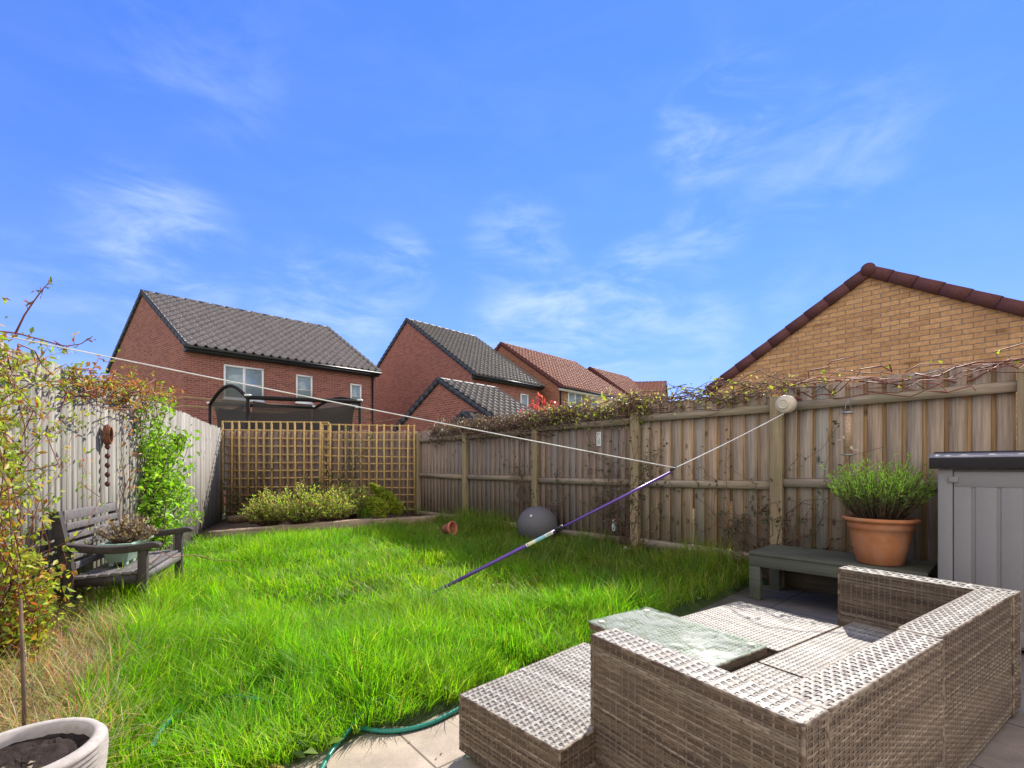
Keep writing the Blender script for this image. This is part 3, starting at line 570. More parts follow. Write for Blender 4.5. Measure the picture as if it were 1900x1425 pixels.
rattan('table_base',ct,sp(ta+.03,tb+.03,.02),SA*.77,SB*.475,TZ-.05,('a0','a1','b0','b1'))
rattan('table_frame',ct,sp(ta+.006,tb+.006,TZ-.05),SA*.815,SB*.522,.042,('top','a0','a1','b0','b1'),'seat',pu=.02)
def tabletop():
    m,nt=newmat('stained_table_glass'); g=NT(nt); out=g.n('ShaderNodeOutputMaterial'); p=g.n('ShaderNodeBsdfPrincipled'); p.inputs['Roughness'].default_value=.4; p.inputs['Base Color'].default_value=(.44,.45,.41,1); p.inputs['Specular IOR Level'].default_value=.3
    tc=g.n('ShaderNodeTexCoord'); n1=g.n('ShaderNodeTexNoise',i_Scale=7.0,i_Detail=6.0,i_Roughness=.6,i_Distortion=1.2); g.l(tc.outputs['Object'],n1.inputs['Vector'])
    vo=g.n('ShaderNodeTexVoronoi',i_Scale=5.5); g.l(tc.outputs['Object'],vo.inputs['Vector'])
    wv=g.n('ShaderNodeMath',operation='PINGPONG'); wv.inputs[1].default_value=.13; g.l(vo.outputs['Distance'],wv.inputs[0])
    ad=g.n('ShaderNodeMath',operation='MULTIPLY_ADD'); g.l(wv.outputs[0],ad.inputs[0]); ad.inputs[1].default_value=.6; g.l(n1.outputs[0],ad.inputs[2])
    r=g.n('ShaderNodeMapRange'); r.inputs[1].default_value=.42; r.inputs[2].default_value=.75; r.inputs[3].default_value=.06; r.inputs[4].default_value=.55; g.l(ad.outputs[0],r.inputs[0])
    t=g.n('ShaderNodeBsdfTransparent',); t.inputs[0].default_value=(.9,.95,.91,1); mx=g.n('ShaderNodeMixShader'); g.l(r.outputs[0],mx.inputs[0]); g.l(t.outputs[0],mx.inputs[1]); g.l(p.outputs[0],mx.inputs[2]); g.l(mx.outputs[0],out.inputs[0]); return m
m=MB(); m.box(sp(ta,tb,TZ),SA*.825,SB*.535,ZUP*.006); gt=m.build('glass_top',tabletop(),ct,bevel=.002)
for a_,b_ in ((.06,.06),(.77,.06),(.77,.47),(.06,.47)):
    m=MB(); m.lathe(sp(ta+a_,tb+b_,TZ+.0065),[(.0,.0015),(.018,.0015),(.02,0)],14); m.build('glass_pad',M_cream,ct,smooth=True)

# ------------------------------------------------------------------ low green bench, pots, storage box on the right
GB=A(2.35,4.66,0); gbd=-FR; gl=1.34; gdp=.66; gz=.47
gb=thing('low_bench','low dark green painted wooden bench against the right fence, under the terracotta pot','bench',GB+gbd*gl/2+FN*gdp/2)
m=MB()
for k in range(4): m.box(GB+FN*(k*gdp/4+.002)+ZUP*(gz-.03),gbd*gl,FN*(gdp/4-.004),ZUP*.03,np.ones(3)*(.9+.2*RS.rand()))
m.build('bench_top',M_green,gb,bevel=.003)
m=MB(); m.box(GB+FN*.012+gbd*.0+ZUP*(gz-.14),gbd*gl,FN*.03,ZUP*.108); m.build('front_apron',M_green,gb,bevel=.003)
m=MB(); m.box(GB+FN*(gdp-.05)+ZUP*(gz-.14),gbd*gl,FN*.03,ZUP*.108); m.build('rear_apron',M_green,gb)
for s_ in (0,gl-.11):
    for t_ in (.014,gdp-.1):
        m=MB(); m.box(GB+gbd*s_+FN*t_+ZUP*.001,gbd*.10,FN*.08,ZUP*(gz-.142)); m.build('leg',M_green,gb,bevel=.004)
pc=A(3.2,4.08,gz+.001)
tp=thing('plant_pot','large terracotta pot with a rolled rim standing on the low green bench','plant pot',pc)
m=MB(); m.lathe(pc,[(0,0),(.15,0),(.165,.01),(.195,.14),(.215,.25),(.222,.30),(.232,.305),(.235,.355),(.228,.362),(.262,.366),(.272,.378),(.27,.395),(.255,.402),(.235,.398),(.225,.37),(.2,.34)],56); m.build('pot_body',M_terra,tp,smooth=True)
m=MB(); m.lathe(pc+ZUP*.345,[(0,.02),(.1,.015),(.224,0)],30); m.build('soil',M_soil,tp,smooth=True)
# lavender
lv=thing('lavender_plant','bushy lavender with bright green shoots growing in the terracotta pot on the bench','plant',pc+ZUP*.36)
ms=MB(); ml=MB(); 
for k in range(400):
    r0=.15*math.sqrt(RS.rand()); a_=RS.rand()*6.283; el=RS.rand()**.6*1.12; base=pc+A(math.cos(a_)*r0,math.sin(a_)*r0,.35)
    ln=(.34+.22*RS.rand())*(1-.12*el); dirv=unit(A(math.cos(a_)*el*.62,math.sin(a_)*el*.62,.74+.5*(1-el))); tip=base+dirv*ln+ZUP*.09*RS.rand()
    path=wander(base,tip,5,.02); ms.tube(path,[.003,.0025,.002,.0018,.001],4,(.9,.9,.8))
    nl=24; P,_=along(path,nl); t=np.linalg.norm(P-base,axis=1)/ln; d=RS.randn(nl,3)*.6+dirv*.9+ZUP*.4
    top=np.clip((t-.5)/.4,0,1)[:,None]*(.3+.7*RS.rand()); c=A(.17,.22,.09)*(1-top)+A(.62,1.0,.11)*top; c=c*(1+.3*(RS.rand(nl,1)-.5)); c[t<.4]=A(.10,.085,.055)  # green shoot tips, brightened in colour as if the sun caught them
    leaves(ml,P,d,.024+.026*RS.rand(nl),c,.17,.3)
ms.build('stem',M_twig,lv,uv=False); ml.build('foliage',M_leaf,lv,uv=False)
# storage box
SO=A(3.25,3.58,0); sd=-FR; SW,SDp,SHt=1.40,.62,1.29
sb=thing('storage_box','tall grey plastic garden storage box with a charcoal lid in the right corner','storage box',SO+sd*SW/2+FN*SDp/2)
m=MB(); m.box(SO+FN*.03+ZUP*.02,sd*SW,FN*(SDp-.03),ZUP*(SHt-.02)); m.build('body',M_box,sb,bevel=.008)
for q_ in (0,SW-.085):
    m=MB(); m.box(SO+sd*q_+ZUP*.02,sd*.085,FN*.028,ZUP*(SHt-.02)); m.build('corner_post',M_box,sb,bevel=.006)
for d0 in (.09,.09+.612):
    m=MB(); w=.605; m.box(SO+sd*d0+FN*.006+ZUP*.05,sd*w,FN*.018,ZUP*(SHt-.07),(.97,.97,.97))
    cuts=[0,.105,.235,.365,.495,.605]
    m.box(SO+sd*d0-FN*.002+ZUP*(SHt-.13),sd*w,FN*.007,ZUP*.11); m.box(SO+sd*d0-FN*.002+ZUP*.05,sd*w,FN*.007,ZUP*.11)
    for a_,b_ in zip(cuts[:-1],cuts[1:]): m.box(SO+sd*(d0+a_+(.011 if a_ else 0))-FN*.002+ZUP*.161,sd*(b_-a_-(.011 if a_ else 0)-(.011 if b_<w else 0)),FN*.007,ZUP*(SHt-.292))
    dr=m.build('door',M_box,sb,bevel=.002)
    for zz in (.22,SHt-.10):
        m=MB(); hx=d0-.03 if d0<.2 else d0+w-.03; m.box(SO+sd*hx-FN*.014+ZUP*zz,sd*.055,FN*.014,ZUP*.045); m.build('hinge',M_box,dr,bevel=.003)
lid=MB(); a_=SO-sd*.045-FN*.05; lw=SW+.09; ldp=SDp+.09; z0=SHt+.003
P=[a_+ZUP*z0,a_+ZUP*(z0+.075),a_+FN*.03+ZUP*(z0+.098),a_+FN*(ldp*.45)+ZUP*(z0+.135),a_+FN*ldp+ZUP*(z0+.10),a_+FN*ldp+ZUP*z0]; lid.prism(P,sd*lw); lo_=lid.build('lid',M_lid,sb,bevel=.008)
m=MB(); m.prism([a_+FN*.012+ZUP*(z0+.0792),a_+FN*.012+ZUP*(z0+.085),a_+FN*.036+ZUP*(z0+.105),a_+FN*.16+ZUP*(z0+.119),a_+FN*.16+ZUP*(z0+.111)],sd*lw); m.build('lid_glint_strip',M_box,lo_,bevel=.003)  # paler strip added to draw the sun's glint along the lid's front bevel

# ------------------------------------------------------------------ things on the right fence
rp=pt(1457,750,4.93); rl=thing('clothesline_reel','round cream plastic clothesline reel mounted on a fence post','clothesline reel',rp)
def disc(mb,c,nrm,prof,n=28,col=(1,1,1)):
    nrm=unit(nrm); X=unit(np.cross(nrm,ZUP)); Y=np.cross(X,nrm); a_=np.arange(n)*2*np.pi/n; V=[]
    for r_,d_ in prof: V.append(c+nrm*d_+r_*(np.cos(a_)[:,None]*X+np.sin(a_)[:,None]*Y))
    m_=len(prof); i=np.arange(m_-1)[:,None]*n; j=np.arange(n)[None,:]; j2=(j+1)%n; q=np.stack([i+j,i+j2,i+n+j2,i+n+j],-1).reshape(-1,4)[:,::-1]
    mb.add(np.vstack(V),[q],col)
rn=unit(-FN+FR*.15); m=MB(); disc(m,rp,rn,[(.0,-.06),(.085,-.06),(.093,-.05),(.093,.02),(.085,.035),(.0,.04)]); m.build('reel_body',M_cream,rl,smooth=False)
m=MB(); disc(m,rp,rn,[(.0,.042),(.03,.048),(.036,.044),(.04,.052),(.052,.052),(.056,.041)]); m.build('reel_boss',M_cream,rl,smooth=True)
m=MB(); m.box(rp-rn*.065-FR*.05-ZUP*.05,FR*.1,rn*.012,ZUP*.1); m.build('bracket',M_black,rl)
prop_top=pt(1253,868,4.5); anchor=LP-LD*.86+LN*.02; anchor=A(anchor[0],anchor[1],2.135); exitp=rp-ZUP*.09+rn*.0
def sag(p,q,s,n=24): t=np.linspace(0,1,n)[:,None]; return p+(q-p)*t-ZUP*(4*s*t*(1-t))
m=MB(); m.tube(np.vstack([sag(exitp,prop_top,.01),sag(prop_top,anchor,.012)[1:]]),.0046,6)
tag(m.build('clothesline',M_cord,origin=prop_top),'taut white clothesline from the fence reel over the purple prop to the left fence','clothesline')
bot=A(-.93,4.28,.05); ax=prop_top-A(0,0,.02)-bot; Lp=np.linalg.norm(ax); ad=ax/Lp
cp=thing('clothes_prop','leaning purple telescopic pole propping up the white clothesline','clothes prop',bot)
m=MB(); m.tube([bot,bot+ad*Lp*.56],.0165,12); m.build('lower_tube',M_purple,cp,smooth=True)
m=MB(); m.tube([bot+ad*Lp*.5,bot+ad*Lp*.985],.0125,12); m.build('upper_tube',M_purple,cp,smooth=True)
m=MB(); m.tube([bot+ad*Lp*.535,bot+ad*Lp*.565],.023,12); m.bar(bot+ad*Lp*.537+A(0,-.02,.012),bot+ad*Lp*.56+A(0,-.02,.02),ZUP,.02,.03); m.build('clamp',M_black,cp)
m=MB(); e0=unit(A(0,-1,.3)-ad*np.dot(A(0,-1,.3),ad))
for f0,f1_,c in ((.425,.45,(.75,.68,.45)),(.45,.46,(.78,.74,.6)),(.46,.497,(.30,.55,.60)),(.497,.525,(.72,.74,.62))): m.tube([bot+ad*Lp*f0,bot+ad*Lp*f1_],.0171,12,c,cap=False)
for f0 in (.502,.508,.514,.43): m.bar(bot+ad*Lp*f0+e0*.0168,bot+ad*Lp*(f0+.003)+e0*.0168,np.cross(e0,ad),.012,.002,(.12,.14,.15))
m.build('sticker',M_stick,cp,smooth=True)
m=MB(); m.tube([prop_top-ad*.05,prop_top-ad*.015],.014,10); m.tube([prop_top-ad*.02+A(.012,0,0),prop_top+A(.016,0,.02)],.004,6); m.tube([prop_top-ad*.02-A(.012,0,0),prop_top+A(-.016,0,.02)],.004,6); m.build('fork_tip',M_black,cp)
# bird feeder
bfp=pt(1573,845,4.5); bfd=thing('bird_feeder','slim seed filled tube bird feeder hanging on the right fence above the lavender','bird feeder',bfp); tz=.46
m=MB(); m.tube([bfp+ZUP*.015,bfp+ZUP*(tz-.05)],.034,16); m.build('seed_tube',M_seed,bfd,smooth=True)
m=MB(); m.lathe(bfp+ZUP*(tz-.055),[(0,.02),(.04,.016),(.05,.004),(.05,0),(.0,0)],20); m.build('lid',M_steel,bfd,smooth=True)
m=MB(); m.lathe(bfp,[(0,0),(.05,0),(.052,.012),(.04,.012),(0,.012)],20); m.build('tray',M_steel,bfd,smooth=True)
for zz,a_ in ((.17,2.6),(.07,-1.0)):
    m=MB(); dv=A(math.cos(a_),math.sin(a_),0); c=bfp+ZUP*zz+dv*.03; disc(m,c,dv,[(.0,.002),(.012,.002),(.014,.01),(.02,.008),(.02,-.004)],14); m.tube([c-ZUP*.02,c-ZUP*.02+dv*.06],.004,6); m.build('feeding_port',M_cream,bfd)
m=MB(); hk=A(bfp[0],bfp[1],1.92)+FN*.0; arc=[bfp+ZUP*(tz-.05)+A(-.03,0,0),bfp+ZUP*(tz+.02)+A(-.022,0,0),bfp+ZUP*(tz+.05),bfp+ZUP*(tz+.02)+A(.022,0,0),bfp+ZUP*(tz-.05)+A(.03,0,0)]; m.tube(arc,.0025,6)
m.tube([bfp+ZUP*(tz+.05),bfp+ZUP*(tz+.09)+FN*.05,bfp+ZUP*(tz+.09)+FN*.12],.003,6); m.build('hanger',M_steel,bfd)
# narrow plaque, jar and plastic scrap
tq=2.42; pq=fencept(tq,.004,1.62); pl=thing('wall_plaque','narrow white plaque with dark scroll marks on the right fence','plaque',pq)
m=MB(); m.box(pq-FR*.04,FR*.08,-FN*.012,ZUP*.21); m.build('plaque_board',M_white,pl,bevel=.002)
for k,(a_,r_) in enumerate(((.035,.016),(.08,.02),(.125,.014),(.165,.02))):
    th=np.linspace(0,5.0 if k%2 else 4.2,14); m=MB(); cc=pq-FN*.0145+ZUP*(a_+.01); pth=cc+FR*(r_*np.cos(th+k*1.7))[:,None]+ZUP*(r_*np.sin(th+k*1.7))[:,None]; m.tube(pth,.003,5); m.build('scroll_mark',M_black,pl)
jq=fencept(2.12,.05,.40); jr=thing('hanging_jar','small pale glass jar tied low on the right fence beside a post','jar',jq)
m=MB(); m.lathe(jq,[(0,0),(.032,0),(.036,.01),(.036,.10),(.026,.125),(.026,.14)],18); m.build('jar_body',glassmat('milky_glass',(.5,.56,.6),.2),jr,smooth=True)
m=MB(); m.lathe(jq+ZUP*.14,[(.0,.022),(.028,.02),(.03,0)],18); m.build('jar_lid',M_white,jr,smooth=True)
wq=fencept(1.86,.14,.24); m=MB(); V=RS.randn(24,3)*A(.032,.022,.022)+wq-ZUP*.06; m.add(V,[[[i,i+1,i+2] for i in range(22)]]); tag(m.build('crumpled_wrapper',M_cement,origin=wq),'crumpled pale plastic wrapper at the foot of a right fence post','litter')
# ball and fallen pot
bc=A(.054*7.3,7.3,0); br=.315; bz=.11
def sphere(mb,c,r,n=32,m_=20,sq=1.0):
    th=np.linspace(0,np.pi,m_); mb.lathe(c,np.stack([r*np.sin(th)+1e-5,-r*sq*np.cos(th)],1),n)
eb=thing('exercise_ball','large grey rubber exercise ball in the shaded grass by the right fence','ball',bc+ZUP*bz)
m=MB(); sphere(m,bc+ZUP*(bz+br*.94),br,40,26,.94); m.build('ball_skin',M_ball,eb,smooth=True)
vd_=unit(A(-.35,-.75,.55)); m=MB(); disc(m,bc+ZUP*(bz+br*.94)+vd_*br*.975,vd_,[(.0,.014),(.012,.012),(.018,.004),(.022,-.006)],14); m.build('valve',M_white,eb,smooth=True)
fp0=gp(833,992,1.13); m=MB(); ax_=unit(A(.8,-.5,.18)); X=unit(np.cross(ax_,ZUP)); Y=np.cross(X,ax_); V=[]; th=np.arange(24)*2*np.pi/24
for r_,d_ in ((.001,0),(.075,0),(.10,.15),(.115,.15),(.118,.20),(.10,.20),(.09,.16),(.07,.02),(.001,.02)): V.append(fp0+ZUP*.1-ax_*.1+ax_*d_+r_*(np.cos(th)[:,None]*X+np.sin(th)[:,None]*Y))
i=np.arange(8)[:,None]*24; j=np.arange(24)[None,:]; m.add(np.vstack(V),[np.stack([i+j,i+(j+1)%24,i+24+(j+1)%24,i+24+j],-1).reshape(-1,4)])
tag(m.build('flower_pot',M_terra2,origin=fp0,smooth=True),'small faded terracotta pot lying on its side in the grass near the raised bed','plant pot')

# ------------------------------------------------------------------ raised bed at the back
mb=MB(); mb.prism([A(-5.3,7.7,.16),S1a+A(0,.1,.16),S1b+A(0,.1,.22),S2b+A(0,.12,.26),CR+A(.1,-.1,.26),CL+A(.1,-.05,.2),],(0,0,-.25)); tag(mb.build('soil_bed',M_earth),None,None,kind='structure')
def sleeper(a_,b_,z0,z1,label,name='railway_sleeper',w=.2):
    a_=d3(a_); b_=d3(b_); d=unit(b_-a_); nr=A(-d[1],d[0],0); L=np.linalg.norm(b_-a_); mb=MB(); n=14; V=[]
    for k in range(n+1):
        j=lambda s: s*RS.randn(); c=a_+d*L*k/n; zt=z0+(z1-z0)*k/n
        for q_,zz in ((0,-.05),(0,zt-.02),(.02,zt),(w-.02,zt),(w,zt-.02),(w,-.05)): V.append(c+nr*(q_+j(.003))+ZUP*(zz+j(.004)))
    i=np.arange(n)[:,None]*6; jj=np.arange(6)[None,:]; mb.add(V,[np.stack([i+jj,i+6+jj,i+6+(jj+1)%6,i+(jj+1)%6],-1).reshape(-1,4),[[0,1,2,3,4,5]],[[n*6+k for k in range(6)][::-1]]])
    return tag(mb.build(name,M_sleep,origin=(a_+b_)/2),label,'sleeper','sleepers edging the raised bed')
sleeper(S1a,S1b,.27,.37,'weathered pale topped sleeper edging the left half of the raised bed')
sleeper(S2a,S2b,.33,.37,'dark shaded sleeper edging the right half of the raised bed by the fence')
lg=gp(448,972,1.02)
for P,rr_,lb in (([lg+A(-.2,-.05,.08),lg+A(.05,0,.1),lg+A(.28,.1,.12)],[.07,.075,.06],'thickest cut log of the small heap on the left end of the raised bed'),([lg+A(-.05,.1,.17),lg+A(.2,.2,.2)],[.05,.045],'thin log lying on top of the small heap in the raised bed'),([lg+A(.2,-.08,.05),lg+A(.42,-.04,.05)],[.045,.04],'short log at the front of the small heap, nearest the sleeper')):
    m=MB(); m.tube(P,rr_,9); tag(m.build('log',M_bark,origin=P[0]),lb,'log','logs on the raised bed')
# heather bushes
def bush(name,label,loc,r,hgt,n,pal,ls,group=None,stalk=True,lw=.32):
    t=thing(name,label,'shrub',loc,group); ms=MB(); ml=MB(); loc=np.asarray(loc,float)
    for k in range(n):
        a_=RS.rand()*6.283; el=RS.rand()**.6; tip=loc+A(math.cos(a_)*r*el,math.sin(a_)*r*el,hgt*(1.0-.55*el*el)*(.5+.7*RS.rand())); b0=loc+A(math.cos(a_)*r*.25*el,math.sin(a_)*r*.25*el,0)
        path=wander(b0,tip,6,.05*hgt); ms.tube(path,np.linspace(.005,.0015,6),4)
        nl=14; P,_=along(path,nl); tt=(P[:,2]-loc[2])/hgt; keep=tt>.12; P=P[keep]; m_=len(P)
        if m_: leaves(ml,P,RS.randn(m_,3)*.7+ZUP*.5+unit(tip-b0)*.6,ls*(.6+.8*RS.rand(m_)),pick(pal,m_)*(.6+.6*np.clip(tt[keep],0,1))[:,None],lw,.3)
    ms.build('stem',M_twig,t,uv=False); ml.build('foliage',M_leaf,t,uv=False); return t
HP=[(.42,.55,.08,4.5),(.46,.50,.12,2.5),(.46,.25,.12,2.2),(.22,.26,.08,1),(.55,.40,.22,1)]
h0=bush('heather_bush','leftmost of the row of green and pinkish heather bushes in the raised bed',gp(500,972,1.02)+ZUP*-.02,.50,.60,290,HP,.05,'heather bushes in the raised bed')
for x,y,s_,rz,lb in ((560,972,1.12,1.3,'second heather bush from the left in the raised bed, broad and green'),(612,968,1.0,2.9,'third heather bush from the left in the raised bed, with reddish tips'),(652,960,1.1,4.3,'rightmost heather bush in the raised bed, beside the golden conifers')):
    dup(h0,gp(x,y,1.0),rz,s_,lb)
CP=[(.46,.50,.05,3),(.26,.33,.05,3),(.62,.58,.09,1.6),(.12,.16,.03,1)]
def conifer(label,base,tip,r,n):
    t=thing('dwarf_conifer',label,'conifer',base,'golden dwarf conifers'); ml=MB(); ms=MB(); ms.tube([base,tip],[.02,.006],6); ax=tip-base; L=np.linalg.norm(ax)
    f=RS.rand(n)**.8; a_=RS.rand(n)*6.283; X=unit(np.cross(ax,A(0,1,.1))); Y=unit(np.cross(ax,X)); rr=r*np.sqrt(RS.rand(n))*np.sin(np.pi*np.clip(f*.8+.2,0,1))**.7
    P=base+ax*f[:,None]+(np.cos(a_)*rr)[:,None]*X+(np.sin(a_)*rr)[:,None]*Y; d=(P-base-ax*f[:,None])*2.2+unit(ax)*.55
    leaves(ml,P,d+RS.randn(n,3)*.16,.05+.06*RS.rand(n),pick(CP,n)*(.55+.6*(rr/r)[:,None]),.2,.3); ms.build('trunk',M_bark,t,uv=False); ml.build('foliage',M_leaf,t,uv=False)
conifer('taller golden conifer leaning left in front of the trellis',pt(748,952,9.5),pt(692,902,9.2),.13,2400)
conifer('lower rounded golden green conifer at the foot of the leaning one',pt(722,955,9.2),pt(682,928,9.1),.15,1700)
WP=[(.14,.32,.04,3),(.22,.42,.06,2)]
for x,y,lb,n_ in ((680,962,'tuft of green bulb leaves between the heather and the conifers',50),(790,950,'low shaded green ground weeds at the dark end of the raised bed',90)):
    w0=gp(x,y,.98); m=MB(); P=w0+RS.randn(n_,3)*A(.10 if x<700 else .35,.08,0)
    blades(m,P,(.28 if x<700 else .14)*(.6+.6*RS.rand(n_)),RS.rand(n_)*6.28,.3+.4*RS.rand(n_),.008+.004*RS.rand(n_),np.tile([1.0,.85,1.2],(n_,1))); tag(m.build('leafy_tuft',M_grass,origin=w0,uv=False),lb,'plant')
# climbers on the trellis
DP=[(.06,.10,.03,3),(.09,.14,.035,2),(.12,.10,.04,1)]
for x0,y0,x1,y1,lb in ((455,960,462,880,'thin dark climber at the left end of the trellis'),(592,955,588,885,'dark leafy climber rising in the middle of the trellis'),(640,940,655,830,'spindly climber on the trellis join, right of the middle')):
    a_=pt(x0,y0,9.95); b_=pt(x1,y1,9.95); t=thing('climbing_plant',lb,'climber',a_,'climbers on the trellis'); ms=MB(); ml=MB()
    for k in range(7):
        path=wander(a_+RS.randn(3)*A(.06,.03,.02),b_+RS.randn(3)*A(.28,.03,.25),9,.22); ms.tube(path,.004,4); P,_=along(path,26); leaves(ml,P+RS.randn(26,3)*.05,RS.randn(26,3),.05+.04*RS.rand(26),pick(DP,26),.55)
    ms.build('stem',M_twig,t,uv=False); ml.build('foliage',M_leaf,t,uv=False)

# ------------------------------------------------------------------ climbers on the right fence
def topvine(label,t0,t1,zc,zs,nst,nlf,pal,ls,off=(.0,.12),stem=M_twig,sr=.004,lenr=(.4,1.2),name='climbing_plant',lw=.55):
    b=fencept((t0+t1)/2,.0,zc); t=thing(name,label,'climber',b,'climbers over the right fence'); ms=MB(); ml=MB()
    for k in range(nst):
        tt=t0+(t1-t0)*RS.rand(); L=lenr[0]+(lenr[1]-lenr[0])*RS.rand(); sg=1 if RS.rand()<.5 else -1
        p=fencept(tt,off[0]+(off[1]-off[0])*RS.rand(),zc+zs*RS.randn()); q_=fencept(np.clip(tt+sg*L,t0-.15,t1+.15),off[0]+(off[1]-off[0])*RS.rand(),zc+zs*RS.randn())
        path=wander(p,q_,9,.16); ms.tube(path,sr*(.5+.8*RS.rand()),4,np.ones(3)*(.6+.9*RS.rand()))
        m_=max(1,int(nlf*(.4+1.2*RS.rand()))) if nlf else 0
        if m_:
            P,_=along(path,m_); leaves(ml,P+RS.randn(m_,3)*.035,RS.randn(m_,3)+ZUP*.35,ls*(.5+.9*RS.rand(m_)),pick(pal,m_),lw)
    ms.build('stem',stem,t,uv=False)
    if ml.n: ml.build('foliage',M_leaf,t,uv=False)
    return t
BRN=[(.16,.10,.075,3),(.24,.17,.14,2),(.30,.25,.22,1),(.12,.07,.05,2)]
topvine('dense tangle of dry brown vine stems over the far end of the right fence',3.0,6.7,2.06,.095,330,14,BRN,.05,(-.18,.14))
YG=[(.50,.50,.07,2.5),(.32,.40,.06,2),(.58,.55,.22,1),(.24,.13,.08,3),(.4,.3,.2,3)]
topvine('yellow green leafy vine tangled along the fence top above the plaque',1.75,3.7,2.12,.08,190,7,YG,.058,(-.15,.12))
topvine('sparse twiggy vine with small bright leaves along the fence top left of the reel',-.35,1.9,2.16,.065,84,5,YG,.05,(-.08,.08),sr=.005)
topvine('long bare vine strands with few lime leaves on the fence top above the storage box',-2.9,-.3,2.12,.06,34,1,[(.50,.55,.05,1)],.055,(.0,.09),M_stemr,.0055,(.8,1.8))
rsb=pt(1005,765,8.9); RP=[(.50,.055,.085,3),(.36,.045,.06,2.5),(.6,.16,.15,1)]
bush('red_leaved_shrub','shrub with crimson young leaves showing above the brown vines',A(rsb[0]+.0,rsb[1]-.4,1.55),.62,.92,260,RP,.08,lw=.36)
FPAL=[(.09,.12,.045,3),(.15,.10,.06,2),(.12,.07,.05,1)]
def facevine(label,t0,t1,n,nl,z1=1.9,pal=FPAL,z0=.15):
    t=thing('climbing_plant',label,'climber',fencept((t0+t1)/2,.06,.1),'bare climbers on the face of the right fence'); ms=MB(); ml=MB(); rt=(t0+t1)/2
    for k in range(n):
        p=fencept(rt+.12*RS.randn(),.07,z0+.1*RS.rand()); q_=fencept(t0+(t1-t0)*RS.rand(),.07,.6+(z1-.6)*RS.rand()); path=wander(p,q_,12,.30); d_=FD-path@FN; path=path+FN[None,:]*(d_-.065-.02*RS.rand())[:,None]
        ms.tube(path,np.linspace(.005,.0022,12),4); P,_=along(path[3:],nl); leaves(ml,P+RS.randn(nl,3)*.03-FN*.015,RS.randn(nl,3),.035+.03*RS.rand(nl),pick(pal,nl),.5)
    ms.build('stem',M_twig,t,uv=False); ml.build('foliage',M_leaf,t,uv=False)
facevine('thin leafy climber branching up the right fence beside the reel post',-1.0,1.1,24,13)
facevine('mossy green climber around the second fence post, behind the purple prop',1.2,2.7,34,15,2.0)
facevine('dry twining stems on the fence behind the ball',2.7,4.7,26,9,2.0)

# ------------------------------------------------------------------ left fence climbers and hanging things
def climber(label,cat,base,anchors,nl,pal,ls,spread,stem,name='climbing_plant',lw=.55,n=9,sr=.007,group=None):
    t=thing(name,label,cat,base,group); ms=MB(); ml=MB()
    for a_,b_,cnt in anchors:
        for k in range(cnt):
            path=wander(np.asarray(a_)+RS.randn(3)*spread*.4,np.asarray(b_)+RS.randn(3)*spread,n,np.linalg.norm(np.asarray(b_)-np.asarray(a_))*.16)
            dl=(path-LP)@LN; path=path+LN[None,:]*np.maximum(.045-dl,0)[:,None]
            ms.tube(path,np.linspace(sr,sr*.3,n),5); m_=nl
            P,T=along(path,m_); P=P+RS.randn(m_,3)*ls*.7; dl=(P-LP)@LN; P=P+LN[None,:]*np.maximum(.04-dl,0)[:,None]
            leaves(ml,P,RS.randn(m_,3)+ZUP*.25+LN*.5,ls*(.55+.8*RS.rand(m_)),pick(pal,m_),lw,.3,nrm=np.tile(ZUP*.8+A(.3,-.3,0),(m_,1)))
    ms.build('stem',stem,t,uv=False); ml.build('foliage',M_leaf,t,uv=False); return t
GRN=[(.30,.50,.035,5),(.20,.38,.03,3),(.42,.60,.06,3)]
def lp_(t,off,z): return LP+LD*t+LN*off+ZUP*z
climber('bright green leafy climber falling down the middle of the left fence','climber',lp_(2.3,.15,.1),[(lp_(2.2,.08,.2),lp_(2.05,.15,2.05),14),(lp_(2.2,.08,.9),lp_(2.75,.22,1.15),20),(lp_(2.2,.08,.9),lp_(2.6,.22,1.7),14),(lp_(2.2,.08,.4),lp_(2.5,.2,.8),9)],52,GRN,.07,.12,M_twig)
REDG=[(.42,.13,.04,3),(.36,.26,.04,3),(.30,.36,.05,2),(.5,.2,.05,1)]
climber('red and olive tipped climber along the top of the left fence above the green leaves','climber',lp_(1.6,.1,.1),[(lp_(.3,.05,2.0),lp_(1.7,.06,2.2),14),(lp_(1.2,.05,2.0),lp_(2.7,.05,2.25),12),(lp_(1.4,.05,.4),lp_(1.5,.06,2.0),3)],26,REDG,.05,.09,M_stemr,sr=.005)
ROS=[(.36,.44,.05,5),(.50,.46,.06,4),(.52,.26,.05,2.4),(.22,.32,.05,2.5),(.5,.12,.05,.8)]
climber('big rambling rose with green and orange leaves filling the left edge before the bench','rose',lp_(-1.0,.3,.03),[(lp_(-1.1,.25,.1),lp_(-1.05,.2,1.6),20),(lp_(-1.1,.25,.2),lp_(-.75,.15,1.3),11),(lp_(-1.15,.3,.1),lp_(-1.0,.35,.7),24),(lp_(-1.0,.2,.8),lp_(.5,.08,1.75),5),(lp_(-1.1,.2,1.0),lp_(-.9,.10,2.1),18),(lp_(-1.1,.25,.15),lp_(-.75,.2,.6),10),(lp_(-.9,.15,1.8),lp_(.4,.06,2.1),7)],46,ROS,.046,.115,M_stemr,'rose_bush',.46,sr=.0048)
